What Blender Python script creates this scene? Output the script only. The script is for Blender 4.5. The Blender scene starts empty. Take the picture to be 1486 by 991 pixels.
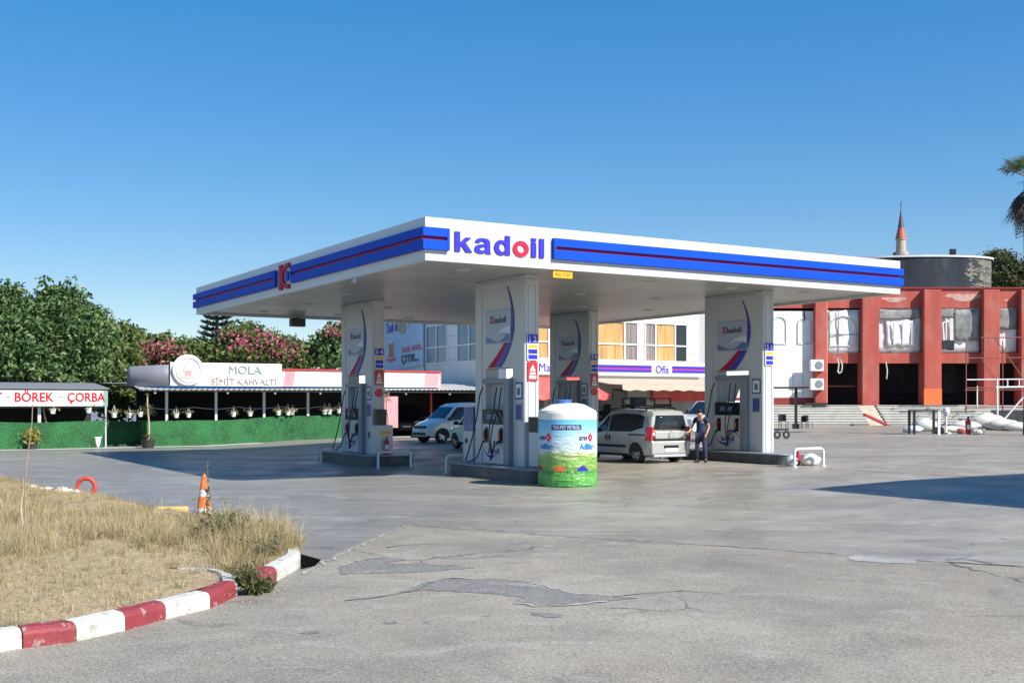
import bpy, math, random
import numpy as np
from mathutils import Vector, Matrix
R = math.radians
random.seed(7); rng = np.random.default_rng(7)
sc = bpy.context.scene

# ------------------------------------------------------------------ camera, sky, sun
H = 2.27                 # eye height over the forecourt
F = 1650.0               # focal length in photo pixels (1486 wide)
cam_d = bpy.data.cameras.new('camera'); cam = bpy.data.objects.new('camera', cam_d)
sc.collection.objects.link(cam); sc.camera = cam
cam.location = (0, 0, H); cam.rotation_euler = (R(90), 0, 0)
cam_d.sensor_width = 36; cam_d.lens = 36*F/1486; cam_d.shift_y = 88.5/1486; cam_d.shift_x = 0
cam_d.clip_end = 6000; cam_d.clip_start = 0.1

ANG = R(31); CU, SU = math.cos(ANG), math.sin(ANG)
sun_dir = Vector((0.46*CU + 1.10*SU, 0.46*SU - 1.10*CU, 1.0)).normalized()   # towards the sun
sun_el = math.asin(sun_dir.z)
world = bpy.data.worlds.new('World'); sc.world = world; world.use_nodes = True
wn = world.node_tree.nodes; wl = world.node_tree.links
sky = wn.new('ShaderNodeTexSky'); sky.sky_type = 'NISHITA'; sky.sun_disc = False
sky.sun_elevation = sun_el; sky.sun_rotation = math.atan2(sun_dir.x, sun_dir.y)
sky.air_density = 1.0; sky.dust_density = 0.12; sky.ozone_density = 2.5; sky.altitude = 900
bg = wn['Background']; bg.inputs['Strength'].default_value = 0.092
gam = wn.new('ShaderNodeGamma'); gam.inputs['Gamma'].default_value = 0.52; wl.new(sky.outputs[0], gam.inputs['Color'])
hsv = wn.new('ShaderNodeHueSaturation'); hsv.inputs['Hue'].default_value = 0.508; hsv.inputs['Saturation'].default_value = 2.08; hsv.inputs['Value'].default_value = 2.24
wl.new(gam.outputs[0], hsv.inputs['Color']); wl.new(hsv.outputs[0], bg.inputs[0])
sd = bpy.data.lights.new('sun', 'SUN'); sd.energy = 5.0; sd.angle = R(0.5); sd.color = (1.0, 0.94, 0.84)
so = bpy.data.objects.new('sun', sd); sc.collection.objects.link(so)
so.rotation_euler = sun_dir.to_track_quat('Z', 'Y').to_euler(); so.location = (30, -30, 60)
sc.view_settings.view_transform = 'Standard'; sc.view_settings.look = 'None'
sc.view_settings.exposure = 0.64; sc.view_settings.gamma = 1.0; sc.view_settings.use_curve_mapping = False
sc.render.engine = 'CYCLES'
sc.cycles.max_bounces = 8; sc.cycles.use_denoising = True

# ------------------------------------------------------------------ geometry of the site
NX, NY = 0.38, 33.0      # corner of the nearest pylon = origin of the forecourt frame
def ss(t):
    t = min(1.0, max(0.0, t)); return t*t*(3-2*t)
def gz(x, y):
    u = (x-NX)*CU + (y-NY)*SU
    return 0.27*ss((u+1.5)/8.5) + 0.33*ss((u-7)/38)
def W(u, v):             # forecourt frame -> world
    return (NX + CU*u - SU*v, NY + SU*u + CU*v)
def G(px, py):           # point of the ground seen at a photo pixel
    z = 0.0
    for _ in range(12):
        Y = (H-z)*F/(py-584); X = (px-743)/F*Y; z = gz(X, Y)
    return (X, Y, z)
def P(px, py, Y):
    return ((px-743)/F*Y, Y, H + (584-py)/F*Y)

# ------------------------------------------------------------------ materials
def nd(nt, t, **kw):
    n = nt.nodes.new(t)
    for k, v in kw.items(): setattr(n, k, v)
    return n
def mat(name, col, rough=0.5, metal=0.0, var=0.12, scale=3.0, bump=0.0, bscale=30.0, coat=0.0, spec=0.5, dirt=None, dscale=1.2, damt=0.5, emit=0.0, stretch=None, trans=0.0, dlo=.48, dhi=.72):
    m = bpy.data.materials.new(name); m.use_nodes = True
    nt = m.node_tree; b = nt.nodes['Principled BSDF']
    b.inputs['Roughness'].default_value = rough; b.inputs['Metallic'].default_value = metal
    b.inputs['Coat Weight'].default_value = coat; b.inputs['Coat Roughness'].default_value = 0.05
    b.inputs['Specular IOR Level'].default_value = spec
    tc = nd(nt, 'ShaderNodeTexCoord'); src = tc.outputs['Object']
    if stretch:
        mp = nd(nt, 'ShaderNodeMapping'); mp.inputs['Scale'].default_value = stretch
        nt.links.new(src, mp.inputs[0]); src = mp.outputs[0]
    n1 = nd(nt, 'ShaderNodeTexNoise'); n1.inputs['Scale'].default_value = scale; n1.inputs['Detail'].default_value = 6
    nt.links.new(src, n1.inputs['Vector'])
    mr = nd(nt, 'ShaderNodeMapRange'); mr.inputs[1].default_value = 0.25; mr.inputs[2].default_value = 0.75
    mr.inputs[3].default_value = 1-var; mr.inputs[4].default_value = 1+var
    nt.links.new(n1.outputs['Fac'], mr.inputs[0])
    mx = nd(nt, 'ShaderNodeMix', data_type='RGBA', blend_type='MULTIPLY'); mx.inputs['Factor'].default_value = 1
    mx.inputs[6].default_value = (*col, 1); nt.links.new(mr.outputs[0], mx.inputs[7])
    out = mx.outputs[2]
    if dirt:
        n2 = nd(nt, 'ShaderNodeTexNoise'); n2.inputs['Scale'].default_value = dscale; n2.inputs['Detail'].default_value = 9; n2.inputs['Roughness'].default_value = 0.65
        nt.links.new(src, n2.inputs['Vector'])
        r2 = nd(nt, 'ShaderNodeMapRange'); r2.inputs[1].default_value = dlo; r2.inputs[2].default_value = dhi; r2.inputs[3].default_value = 0; r2.inputs[4].default_value = damt
        nt.links.new(n2.outputs['Fac'], r2.inputs[0])
        m2 = nd(nt, 'ShaderNodeMix', data_type='RGBA'); nt.links.new(r2.outputs[0], m2.inputs['Factor'])
        nt.links.new(out, m2.inputs[6]); m2.inputs[7].default_value = (*dirt, 1); out = m2.outputs[2]
    nt.links.new(out, b.inputs['Base Color'])
    if bump:
        n3 = nd(nt, 'ShaderNodeTexNoise'); n3.inputs['Scale'].default_value = bscale; n3.inputs['Detail'].default_value = 5
        nt.links.new(src, n3.inputs['Vector'])
        bp = nd(nt, 'ShaderNodeBump'); bp.inputs['Strength'].default_value = bump; bp.inputs['Distance'].default_value = 0.02
        nt.links.new(n3.outputs['Fac'], bp.inputs['Height']); nt.links.new(bp.outputs[0], b.inputs['Normal'])
    return m
def leafmat(name, cols, trans=0.25, rough=0.5):
    m = bpy.data.materials.new(name); m.use_nodes = True; nt = m.node_tree; b = nt.nodes['Principled BSDF']
    b.inputs['Roughness'].default_value = rough; b.inputs['Specular IOR Level'].default_value = 0.35
    g = nd(nt, 'ShaderNodeNewGeometry'); cr = nd(nt, 'ShaderNodeValToRGB')
    el = cr.color_ramp.elements
    while len(el) < len(cols): el.new(0.5)
    for i, c in enumerate(cols):
        el[i].position = i/(len(cols)-1) if len(cols) > 1 else 0; el[i].color = (*c, 1)
    nt.links.new(g.outputs['Random Per Island'], cr.inputs[0]); nt.links.new(cr.outputs[0], b.inputs['Base Color'])
    tr = nd(nt, 'ShaderNodeBsdfTranslucent'); nt.links.new(cr.outputs[0], tr.inputs[0])
    ms = nd(nt, 'ShaderNodeMixShader'); ms.inputs[0].default_value = trans
    o = nt.nodes['Material Output']
    nt.links.new(b.outputs[0], ms.inputs[1]); nt.links.new(tr.outputs[0], ms.inputs[2]); nt.links.new(ms.outputs[0], o.inputs[0])
    return m

M = dict(
    white=mat('white_panel', (.60,.60,.59), .35, var=.03, scale=1.5, dirt=(.52,.50,.46), dscale=2.5, damt=.10, stretch=(1,1,.4)),
    pylon=mat('pylon_cladding', (.54,.555,.57), .3, var=.03, scale=1.2, dirt=(.45,.44,.42), dscale=1.6, damt=.22, stretch=(1,1,.35)),
    blue=mat('blue_panel', (.006,.068,.50), .5, var=.08, scale=.8, spec=.1),
    deepblue=mat('deep_blue', (.03,.025,.36), .35, var=.06),
    letterblue=mat('letter_blue', (.045,.042,.50), .5, var=.05, spec=.1),
    red=mat('red_panel', (.45,.008,.045), .5, var=.06, spec=.2),
    letterred=mat('letter_red', (.78,.008,.05), .35, var=.04),
    darkblue=mat('swoosh_dark', (.012,.012,.045), .35),
    grey=mat('grey_metal', (.22,.24,.27), .4, var=.06),
    midgrey=mat('grey_paint', (.42,.44,.47), .4, var=.05),
    black=mat('black_plastic', (.014,.014,.016), .4),
    void=mat('dark_void', (.006,.006,.006), .95, spec=0),
    rubber=mat('rubber', (.018,.018,.02), .7),
    hose=mat('hose_rubber', (.012,.012,.016), .45),
    screen=mat('display_glass', (.012,.013,.016), .12, var=.3, scale=2),
    yellow=mat('yellow_sign', (.80,.42,.01), .4, var=.05),
    orange=mat('orange', (.75,.16,.03), .5, var=.15, scale=6, dirt=(.4,.3,.2), damt=.3, dscale=8),
    stone=mat('dark_stone', (.06,.062,.068), .45, var=.25, scale=4, dirt=(.17,.165,.155), damt=.4, dscale=2, bump=.3),
    steelwhite=mat('white_painted_steel', (.74,.75,.76), .35, var=.05, dirt=(.3,.25,.2), dscale=6, damt=.3),
    steel=mat('steel', (.42,.42,.42), .35, metal=.8, var=.1),
    ext=mat('extinguisher_red', (.5,.012,.015), .3),
    soffit=None, green=None,
    cream=mat('tank_plastic', (.78,.76,.68), .35, var=.04),
    roofsheet=mat('corrugated_roof_sheet', (.55,.55,.53), .4, metal=.2, var=.12, scale=1.5, dirt=(.28,.26,.24), damt=.4),
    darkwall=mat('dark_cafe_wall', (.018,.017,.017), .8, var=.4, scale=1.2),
    board=mat('sign_board_white', (.80,.79,.78), .45, var=.03, dirt=(.55,.52,.5), dscale=.9, damt=.25),
    boardgrey=mat('sign_board_back', (.20,.21,.24), .5, var=.08, dirt=(.25,.25,.26), damt=.3, stretch=(1,1,.2)),
    pinkfade=mat('sign_faded_pink', (.72,.30,.33), .45, var=.15, scale=1.5),
    redtrim=mat('red_trim', (.42,.03,.04), .5, var=.12),
    terracotta=mat('dried_blood_red_render', (.39,.076,.056), .8, var=.2, scale=.9, dirt=(.40,.19,.15), dscale=1.1, damt=.7, stretch=(1,1,.35), bump=.15, bscale=8),
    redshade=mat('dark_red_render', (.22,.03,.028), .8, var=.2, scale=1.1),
    orangepaint=mat('orange_render', (.72,.15,.04), .7, var=.1),
    whitewall=mat('white_render', (.78,.78,.75), .7, var=.05, scale=.8, dirt=(.55,.53,.48), dscale=.5, damt=.35, bump=.1),
    tarp=mat('torn_white_tarp', (.66,.66,.65), .55, var=.14, scale=1.2, dirt=(.32,.32,.32), dscale=.8, damt=.5),
    greytarp=mat('grey_weathered_sheet', (.20,.20,.20), .7, var=.45, scale=1.6, dirt=(.45,.45,.44), dscale=1.5, damt=.6),
    stairs=mat('stair_concrete', (.44,.43,.40), .75, var=.15, dirt=(.2,.19,.18), damt=.5, dscale=1.5),
    ramp=mat('ramp_concrete', (.46,.40,.31), .8, var=.12, dirt=(.3,.26,.2), damt=.4),
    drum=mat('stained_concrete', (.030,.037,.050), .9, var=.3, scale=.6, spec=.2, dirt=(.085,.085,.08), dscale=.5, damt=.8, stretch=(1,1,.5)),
    marketwhite=mat('market_cladding', (.76,.75,.71), .5, var=.03, scale=.6, dirt=(.5,.48,.44), dscale=.5, damt=.2),
    marketgrey=mat('market_grey_wall', (.36,.37,.38), .6, var=.08),
    shop=mat('shopfront_grey', (.30,.30,.29), .6, var=.2, scale=1.2),
    beige=mat('beige_awning_cloth', (.46,.39,.31), .8, var=.06),
    redcloth=mat('red_awning_cloth', (.62,.09,.085), .8, var=.08, dirt=(.7,.3,.28), damt=.4),
    curtain=mat('ochre_curtain', (.46,.27,.10), .7, var=.5, scale=1.6, stretch=(5,5,.2)),  # shading of the folds is in the colour, as upright streaks
    greycurtain=mat('grey_curtain', (.20,.17,.16), .7, var=.55, scale=1.6, stretch=(5,5,.2)),  # same painted fold shading in grey
    glass=mat('window_glass_dark', (.02,.025,.03), .06, var=.2),
    blueglass=mat('window_glass_blue', (.10,.19,.27), .08, var=.25, scale=.8),
    frame=mat('white_window_frame', (.78,.78,.77), .4, var=.03),
    wood=mat('weathered_wood', (.30,.22,.14), .8, var=.3, scale=5, stretch=(3,3,.5)),
    bark=mat('bark', (.13,.10,.075), .9, var=.35, scale=6, bump=.6, bscale=12),
    palebark=mat('pale_bark', (.40,.34,.25), .85, var=.25, scale=8),
    pot=mat('black_pot', (.03,.03,.032), .6),
    whitepot=mat('white_pot', (.72,.72,.70), .5),
    rock=mat('pale_rock', (.50,.47,.42), .85, var=.25, scale=4, bump=.5, bscale=8),
    brick=mat('yellow_brick', (.62,.42,.15), .8, var=.2, scale=8),
    tyrered=mat('red_painted_tyre', (.48,.06,.04), .55, var=.15),
    soil=mat('dry_soil', (.40,.315,.19), .95, var=.4, scale=14, dirt=(.26,.20,.12), dscale=4, damt=.5, bump=1.0, bscale=40),
    kwhite=mat('kerb_white_paint', (.52,.51,.48), .7, var=.05, dirt=(.27,.25,.23), dscale=7, damt=.75, bump=.6, bscale=14, dlo=.575, dhi=.63),
    kred=mat('kerb_red_paint', (.24,.034,.042), .65, var=.10, dirt=(.34,.30,.27), dscale=8, damt=.7, dlo=.58, dhi=.63, bump=.4, bscale=16),
    silver=mat('silver_car_paint', (.50,.50,.49), .30, metal=.4, var=.02, coat=.6),
    carwhite=mat('white_car_paint', (.76,.77,.78), .25, var=.02, coat=.6),
    cardark=mat('dark_car_paint', (.03,.032,.036), .2, var=.05, coat=.8),
    carglass=mat('car_glass', (.018,.022,.028), .05, var=.2, spec=.7),
    lampred=mat('tail_lamp_red', (.50,.012,.02), .15, var=.05, coat=1),
    lampclear=mat('lamp_clear', (.6,.62,.64), .12, var=.1, coat=1),
    alloy=mat('alloy', (.48,.48,.50), .3, metal=.7, var=.05),
    plate=mat('number_plate', (.8,.8,.8), .4, var=.02),
    skin=mat('skin', (.50,.27,.18), .5, var=.08),
    hair=mat('hair', (.02,.015,.012), .6),
    navy=mat('navy_shirt', (.018,.026,.085), .8, var=.15, scale=6),
    jean=mat('blue_trousers', (.026,.032,.075), .85, var=.2, scale=6),
    shoe=mat('shoe', (.015,.015,.015), .6),
    minaret=mat('minaret_stone', (.42,.35,.28), .8, var=.12, dirt=(.4,.35,.3), damt=.4),
    coneroof=mat('minaret_red_roof', (.42,.10,.06), .6, var=.1),
    conetop=mat('minaret_dark_top', (.09,.07,.09), .5, var=.2),
    bag=mat('rubble_sack', (.50,.49,.46), .8, var=.12, scale=3, dirt=(.4,.38,.33), damt=.4, bump=.4),
    rust=mat('rusty_pipe', (.22,.075,.05), .7, var=.3, scale=8),
    rubblebrick=mat('broken_red_brick', (.36,.10,.08), .85, var=.3, scale=6),
)
F_TREE = leafmat('tree_leaf', [(.030,.070,.026),(.070,.135,.040),(.125,.20,.060),(.23,.29,.13)])
F_BUSH = leafmat('bush_leaf', [(.055,.10,.030),(.105,.16,.042),(.20,.23,.075)])
F_PINE = leafmat('pine_leaf', [(.032,.055,.022),(.075,.09,.034),(.12,.12,.052)], .1)
F_ARAU = leafmat('araucaria_leaf', [(.010,.024,.018),(.022,.042,.028)], .05)
F_PINK = leafmat('bougainvillea_bract', [(.34,.06,.12),(.52,.08,.20),(.58,.20,.24),(.42,.17,.13)], .3)
F_STRAW = leafmat('straw', [(.42,.33,.17),(.52,.42,.24),(.60,.50,.32),(.33,.26,.14),(.44,.40,.21)], .25, .7)
F_GRASSG = leafmat('green_grass', [(.13,.14,.045),(.20,.20,.07),(.28,.25,.10)], .25, .6)
F_WEED = leafmat('weed_leaf', [(.10,.12,.055),(.16,.17,.08),(.22,.21,.11)], .2, .6)
F_DARKWEED = leafmat('dark_weed_leaf', [(.05,.07,.02),(.09,.11,.03),(.15,.15,.05)], .2, .6)
F_PALM = leafmat('palm_leaf', [(.03,.06,.02),(.06,.10,.03),(.16,.19,.05)], .15)
F_DEADPALM = leafmat('dead_palm_leaf', [(.05,.04,.035),(.10,.075,.055)], .05, .8)
F_YUCCA = leafmat('yucca_leaf', [(.12,.13,.05),(.25,.23,.10),(.34,.26,.13)], .2)

# ------------------------------------------------------------------ mesh building
class MB:
    def __init__(s): s.v = []; s.f = []; s.m = []; s.cm = 0; s.sm = []; s.smooth = False
    def mtl(s, i): s.cm = i; return s
    def add(s, vs, fs):
        o = len(s.v); s.v += [tuple(p) for p in vs]
        for f in fs: s.f.append(tuple(i+o for i in f)); s.m.append(s.cm); s.sm.append(s.smooth)
        return s
    def box(s, x0, x1, y0, y1, z0, z1):
        return s.add([(x0,y0,z0),(x1,y0,z0),(x1,y1,z0),(x0,y1,z0),(x0,y0,z1),(x1,y0,z1),(x1,y1,z1),(x0,y1,z1)],
                     [(0,3,2,1),(4,5,6,7),(0,1,5,4),(1,2,6,5),(2,3,7,6),(3,0,4,7)])
    def prism(s, pts, axis, a, b):
        """polygon of (p,q) pairs extruded along an axis: 'x': (y,z), 'y': (x,z), 'z': (x,y)"""
        def mk(p, t):
            return (t,p[0],p[1]) if axis=='x' else ((p[0],t,p[1]) if axis=='y' else (p[0],p[1],t))
        n = len(pts)
        ar = sum(pts[i][0]*pts[(i+1)%n][1]-pts[(i+1)%n][0]*pts[i][1] for i in range(n))
        if ar < 0: pts = pts[::-1]
        vs = [mk(p,a) for p in pts]+[mk(p,b) for p in pts]
        flip = (axis=='y') != (b < a)
        fs = [tuple(range(n))[::-1], tuple(range(n,2*n))]+[(i,(i+1)%n,n+(i+1)%n,n+i) for i in range(n)]
        if flip: fs = [f[::-1] for f in fs]
        return s.add(vs, fs)
    def cyl(s, p0, p1, r0, r1=None, n=12, caps=True):
        r1 = r0 if r1 is None else r1
        p0, p1 = Vector(p0), Vector(p1); d = (p1-p0).normalized()
        a = d.orthogonal().normalized(); b = d.cross(a)
        ring = [a*math.cos(2*math.pi*i/n)+b*math.sin(2*math.pi*i/n) for i in range(n)]
        vs = [p0+c*r0 for c in ring]+[p1+c*r1 for c in ring]
        s.smooth = True; s.add(vs, [(i,(i+1)%n,n+(i+1)%n,n+i) for i in range(n)]); s.smooth = False
        if caps: s.add(vs, [tuple(range(n))[::-1], tuple(range(n,2*n))])
        return s
    def tube(s, pts, r, n=8, caps=True):
        pts = [Vector(p) for p in pts]; k = len(pts)
        rs = r if isinstance(r, (list, tuple)) else [r]*k
        d0 = (pts[1]-pts[0]).normalized(); a = d0.orthogonal().normalized(); vs = []
        for i, p in enumerate(pts):
            d = (pts[min(i+1,k-1)]-pts[max(i-1,0)]).normalized()
            a = (a-d*a.dot(d)).normalized(); b = d.cross(a)
            vs += [p+(a*math.cos(2*math.pi*j/n)+b*math.sin(2*math.pi*j/n))*rs[i] for j in range(n)]
        s.smooth = True
        s.add(vs, [(i*n+j,i*n+(j+1)%n,(i+1)*n+(j+1)%n,(i+1)*n+j) for i in range(k-1) for j in range(n)])
        s.smooth = False
        if caps: s.add(vs, [tuple(range(n))[::-1], tuple(range((k-1)*n,k*n))])
        return s
    def lathe(s, prof, n=24, c=(0,0,0), axis='z', mats=None):
        vs = []
        for r, z in prof:
            for i in range(n):
                t = 2*math.pi*i/n; x, y = r*math.cos(t), r*math.sin(t)
                vs.append((c[0]+x,c[1]+y,c[2]+z) if axis=='z' else ((c[0]+x,c[1]+z,c[2]-y) if axis=='y' else (c[0]+z,c[1]+x,c[2]+y)))
        s.smooth = True; k = len(prof)
        for j in range(k-1):
            if mats: s.cm = mats[j]
            s.add(vs[j*n:(j+2)*n], [(i,(i+1)%n,n+(i+1)%n,n+i) for i in range(n)])
        s.smooth = False
        return s
    def disc(s, c, r, nrm, n=20, ry=None):
        nrm = Vector(nrm).normalized(); a = Vector((0,0,1)).cross(nrm)
        a = a.normalized() if a.length > .01 else Vector((1,0,0)); b = nrm.cross(a); c = Vector(c)
        return s.add([c+a*r*math.cos(2*math.pi*i/n)+b*(ry or r)*math.sin(2*math.pi*i/n) for i in range(n)], [tuple(range(n))])
    def build(s, name, mats, parent=None, bevel=0, loc=None, rz=None, merge=False):
        me = bpy.data.meshes.new(name); me.from_pydata(s.v, [], s.f)
        for m_ in (mats if isinstance(mats, (list,tuple)) else [mats]): me.materials.append(m_)
        me.polygons.foreach_set('material_index', s.m); me.polygons.foreach_set('use_smooth', s.sm); me.update()
        o = bpy.data.objects.new(name, me); sc.collection.objects.link(o)
        if parent: o.parent = parent
        if loc is not None: o.location = loc
        if rz is not None: o.rotation_euler = (0,0,rz)
        if bevel:
            b = o.modifiers.new('bevel','BEVEL'); b.width = bevel; b.segments = 2; b.limit_method = 'ANGLE'; b.angle_limit = R(40)
        return o
def tag(o, label=None, cat=None, group=None, kind=None):
    if label: o['label'] = label
    if cat: o['category'] = cat
    if group: o['group'] = group
    if kind: o['kind'] = kind
    return o
def thing(name, label, cat, loc=(0,0,0), rz=0.0, group=None):
    o = bpy.data.objects.new(name, None); sc.collection.objects.link(o); o.empty_display_size = .2
    o.location = loc; o.rotation_euler = (0,0,rz)
    return tag(o, label, cat, group)
def structure(o, kind='structure'): o['kind'] = kind; return o
def copy_tree(o, parent=None):
    c = o.copy(); sc.collection.objects.link(c)
    if parent: c.parent = parent
    for ch in list(o.children): copy_tree(ch, c)
    return c
def text(txt, c, mt, parent, w=None, h=None, rz=0.0, depth=.012, bold=0.0, name='lettering', shear=0.0, tilt=0.0):
    """flat lettering centred at c on a vertical face; rz 0 faces -y, -90 deg faces -x"""
    cu = bpy.data.curves.new('t','FONT'); cu.body = txt; cu.size = 1; cu.offset = bold; cu.extrude = 0.05; cu.shear = shear
    cu.resolution_u = 4
    to = bpy.data.objects.new('t', cu); sc.collection.objects.link(to)
    dg = bpy.context.evaluated_depsgraph_get(); dg.update()
    me = bpy.data.meshes.new_from_object(to.evaluated_get(dg))
    bpy.data.objects.remove(to); bpy.data.curves.remove(cu)
    n = len(me.vertices); co = np.empty(n*3, np.float32); me.vertices.foreach_get('co', co); co = co.reshape(-1,3)
    mn, mxx = co.min(0), co.max(0); sz = mxx-mn
    sx = (w/sz[0]) if w else h/sz[1]; sy = (h/sz[1]) if h else sx
    q = np.empty_like(co)
    q[:,0] = (co[:,0]-(mn[0]+mxx[0])/2)*sx; q[:,2] = (co[:,1]-(mn[1]+mxx[1])/2)*sy + q[:,0]*tilt
    q[:,1] = -(co[:,2]+.05)/.1*depth
    me.vertices.foreach_set('co', q.ravel()); me.materials.clear(); me.materials.append(mt); me.update()
    me.name = name
    o = bpy.data.objects.new(name, me); sc.collection.objects.link(o); o.parent = parent; o.location = c; o.rotation_euler = (0,0,rz)
    return o
def quads_mesh(name, co, nper, mats, parent=None, mi=None):
    """co: (n*nper,3) array, nper verts per face"""
    n = len(co)//nper; me = bpy.data.meshes.new(name)
    me.vertices.add(len(co)); me.vertices.foreach_set('co', np.asarray(co, np.float32).ravel())
    me.loops.add(len(co)); me.loops.foreach_set('vertex_index', np.arange(len(co), dtype=np.int32))
    me.polygons.add(n); me.polygons.foreach_set('loop_start', np.arange(0, len(co), nper, dtype=np.int32))
    for m_ in (mats if isinstance(mats,(list,tuple)) else [mats]): me.materials.append(m_)
    if mi is not None: me.polygons.foreach_set('material_index', np.asarray(mi, np.int32))
    me.update(calc_edges=True)
    o = bpy.data.objects.new(name, me); sc.collection.objects.link(o)
    if parent: o.parent = parent
    return o
def leaf_quads(cen, size, aspect=.55, flat=0.0):
    n = len(cen); d = rng.normal(size=(n,3)); d[:,2] *= (1-flat); d /= np.linalg.norm(d,axis=1)[:,None]
    e = rng.normal(size=(n,3)); e -= (e*d).sum(1)[:,None]*d; e /= np.linalg.norm(e,axis=1)[:,None]
    s_ = (size*(.6+.8*rng.random(n)))[:,None]
    a, b = d*s_, e*s_*aspect
    return np.stack([cen-a, cen+b*.9-a*.1, cen+a, cen-b*.9-a*.1], 1).reshape(-1,3)
def crown_points(lobes, clumps, per, cr):
    """leaf centres in clumps spread through the shells of ellipsoid lobes (cx,cy,cz,rx,ry,rz)"""
    L = np.array(lobes, float); wgt = (L[:,3]*L[:,4]*L[:,5])**(2/3); wgt /= wgt.sum()
    k = rng.choice(len(L), clumps, p=wgt)
    d = rng.normal(size=(clumps,3)); d /= np.linalg.norm(d,axis=1)[:,None]
    rad = (.35+.65*rng.random(clumps)**.55)*(.86+.28*rng.random(clumps))
    c = L[k,:3]+d*rad[:,None]*L[k,3:6]
    q = np.repeat(c, per, 0)+rng.normal(size=(clumps*per,3))*cr*np.array([1,1,.75])
    return q
# ------------------------------------------------------------------ ground
def pave_mat(name, c0, c1, rough0, rough1, speck=0.0, streak=True, warm=None, lane=None, crackamt=.5, bump=.25):
    m = bpy.data.materials.new(name); m.use_nodes = True; nt = m.node_tree; b = nt.nodes['Principled BSDF']; L = nt.links.new
    tc = nd(nt,'ShaderNodeTexCoord'); obj = tc.outputs['Object']
    def noise(s_, det=6, ro=.55, st=None, rot=0, dist=0):
        v = obj
        if st:
            mp = nd(nt,'ShaderNodeMapping'); mp.inputs['Scale'].default_value = st; mp.inputs['Rotation'].default_value = (0,0,rot); L(v, mp.inputs[0]); v = mp.outputs[0]
        n = nd(nt,'ShaderNodeTexNoise'); n.inputs['Scale'].default_value = s_; n.inputs['Detail'].default_value = det; n.inputs['Roughness'].default_value = ro; n.inputs['Distortion'].default_value = dist
        L(v, n.inputs['Vector']); return n.outputs['Fac']
    def mrange(f, a, b_, c, d):
        r = nd(nt,'ShaderNodeMapRange'); r.inputs[1].default_value=a; r.inputs[2].default_value=b_; r.inputs[3].default_value=c; r.inputs[4].default_value=d; L(f, r.inputs[0]); return r.outputs[0]
    def mix(f, a, b_, bt='MIX'):
        x = nd(nt,'ShaderNodeMix', data_type='RGBA', blend_type=bt)
        if isinstance(f, float): x.inputs['Factor'].default_value = f
        else: L(f, x.inputs['Factor'])
        for i, s_ in ((6,a),(7,b_)):
            if isinstance(s_, tuple): x.inputs[i].default_value = (*s_,1)
            else: L(s_, x.inputs[i])
        return x.outputs[2]
    big = noise(.12, 7, .6)
    col = mix(mrange(big,.36,.64,0,1), c0, c1)
    mid = noise(.8, 9, .7, dist=.8)
    col = mix(1.0, col, mix(mrange(mid,.3,.7,0,1), (.76,.76,.77), (1.20,1.19,1.17)), 'MULTIPLY')
    if warm: col = mix(mrange(noise(.3,4),.45,.7,0,.55), col, warm)
    if lane:
        sx = nd(nt,'ShaderNodeSeparateXYZ'); L(obj, sx.inputs[0])
        ad = nd(nt,'ShaderNodeMath', operation='MULTIPLY_ADD'); L(noise(.35,5), ad.inputs[0]); ad.inputs[1].default_value = 7; L(sx.outputs[0], ad.inputs[2])
        col = mix(mrange(ad.outputs[0], 1.0, 5.0, .75, 0), col, lane)
    if streak:      # tyre-polished bands and long stains along the lanes
        s1 = noise(.8, 7, .62, (.30,1.0,1), -ANG*.5, .5)
        col = mix(mrange(s1,.50,.70,0,.42), col, (.14,.137,.135))
        s2 = noise(.7, 6, .62, (.35,1.2,1), .55, .6)
        col = mix(mrange(s2,.52,.70,0,.42), col, (.43,.41,.375))
        s4 = noise(.7, 5, .6, (.12,2.2,1), .35, .3)
        col = mix(mrange(s4,.60,.70,0,.28), col, (.11,.11,.115))
    st = noise(.45, 8, .7, dist=1.2)
    col = mix(mrange(st,.56,.74,0,.7), col, (.115,.112,.11))
    lt = noise(.9, 8, .7, (1,1.5,1), .4, 1.0)
    col = mix(mrange(lt,.55,.68,0,.6), col, (.42,.41,.38))
    spots = noise(2.6, 3, .5)
    col = mix(mrange(spots,.71,.76,0,.55), col, (.07,.07,.07))
    fine = noise(60, 3, .7)
    col = mix(1.0, col, mix(mrange(fine,.3,.7,0,1), (1-.25-speck,)*3, (1.22+speck*.6,)*3), 'MULTIPLY')
    if speck:
        f2 = noise(24, 4, .8)
        col = mix(mrange(f2,.53,.62,0,.75), col, (.10,.095,.09))
        f3 = noise(34, 3, .7, (1,1,1.1))
        col = mix(mrange(f3,.56,.65,0,.65), col, (.52,.5,.46))
    # cracks
    vo = nd(nt,'ShaderNodeTexVoronoi', feature='DISTANCE_TO_EDGE'); vo.inputs['Scale'].default_value = .28
    ds = nd(nt,'ShaderNodeTexNoise'); ds.inputs['Scale'].default_value = 1.1; ds.inputs['Detail'].default_value = 7; L(obj, ds.inputs['Vector'])
    am = nd(nt,'ShaderNodeVectorMath', operation='MULTIPLY_ADD'); L(ds.outputs['Color'], am.inputs[0]); am.inputs[1].default_value=(1.6,1.6,0); L(obj, am.inputs[2]); L(am.outputs[0], vo.inputs['Vector'])
    ck = mrange(vo.outputs['Distance'], .002, .011, 1, 0)
    msk = mrange(noise(.22,3),.52,.60,0,crackamt)
    mu = nd(nt,'ShaderNodeMath', operation='MULTIPLY'); L(ck, mu.inputs[0]); L(msk, mu.inputs[1])
    col = mix(mu.outputs[0], col, (.055,.053,.05))
    L(col, b.inputs['Base Color']); b.inputs['Specular IOR Level'].default_value = .28
    L(mrange(noise(.5,6,.6),.35,.65,rough0,rough1), b.inputs['Roughness'])
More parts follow.
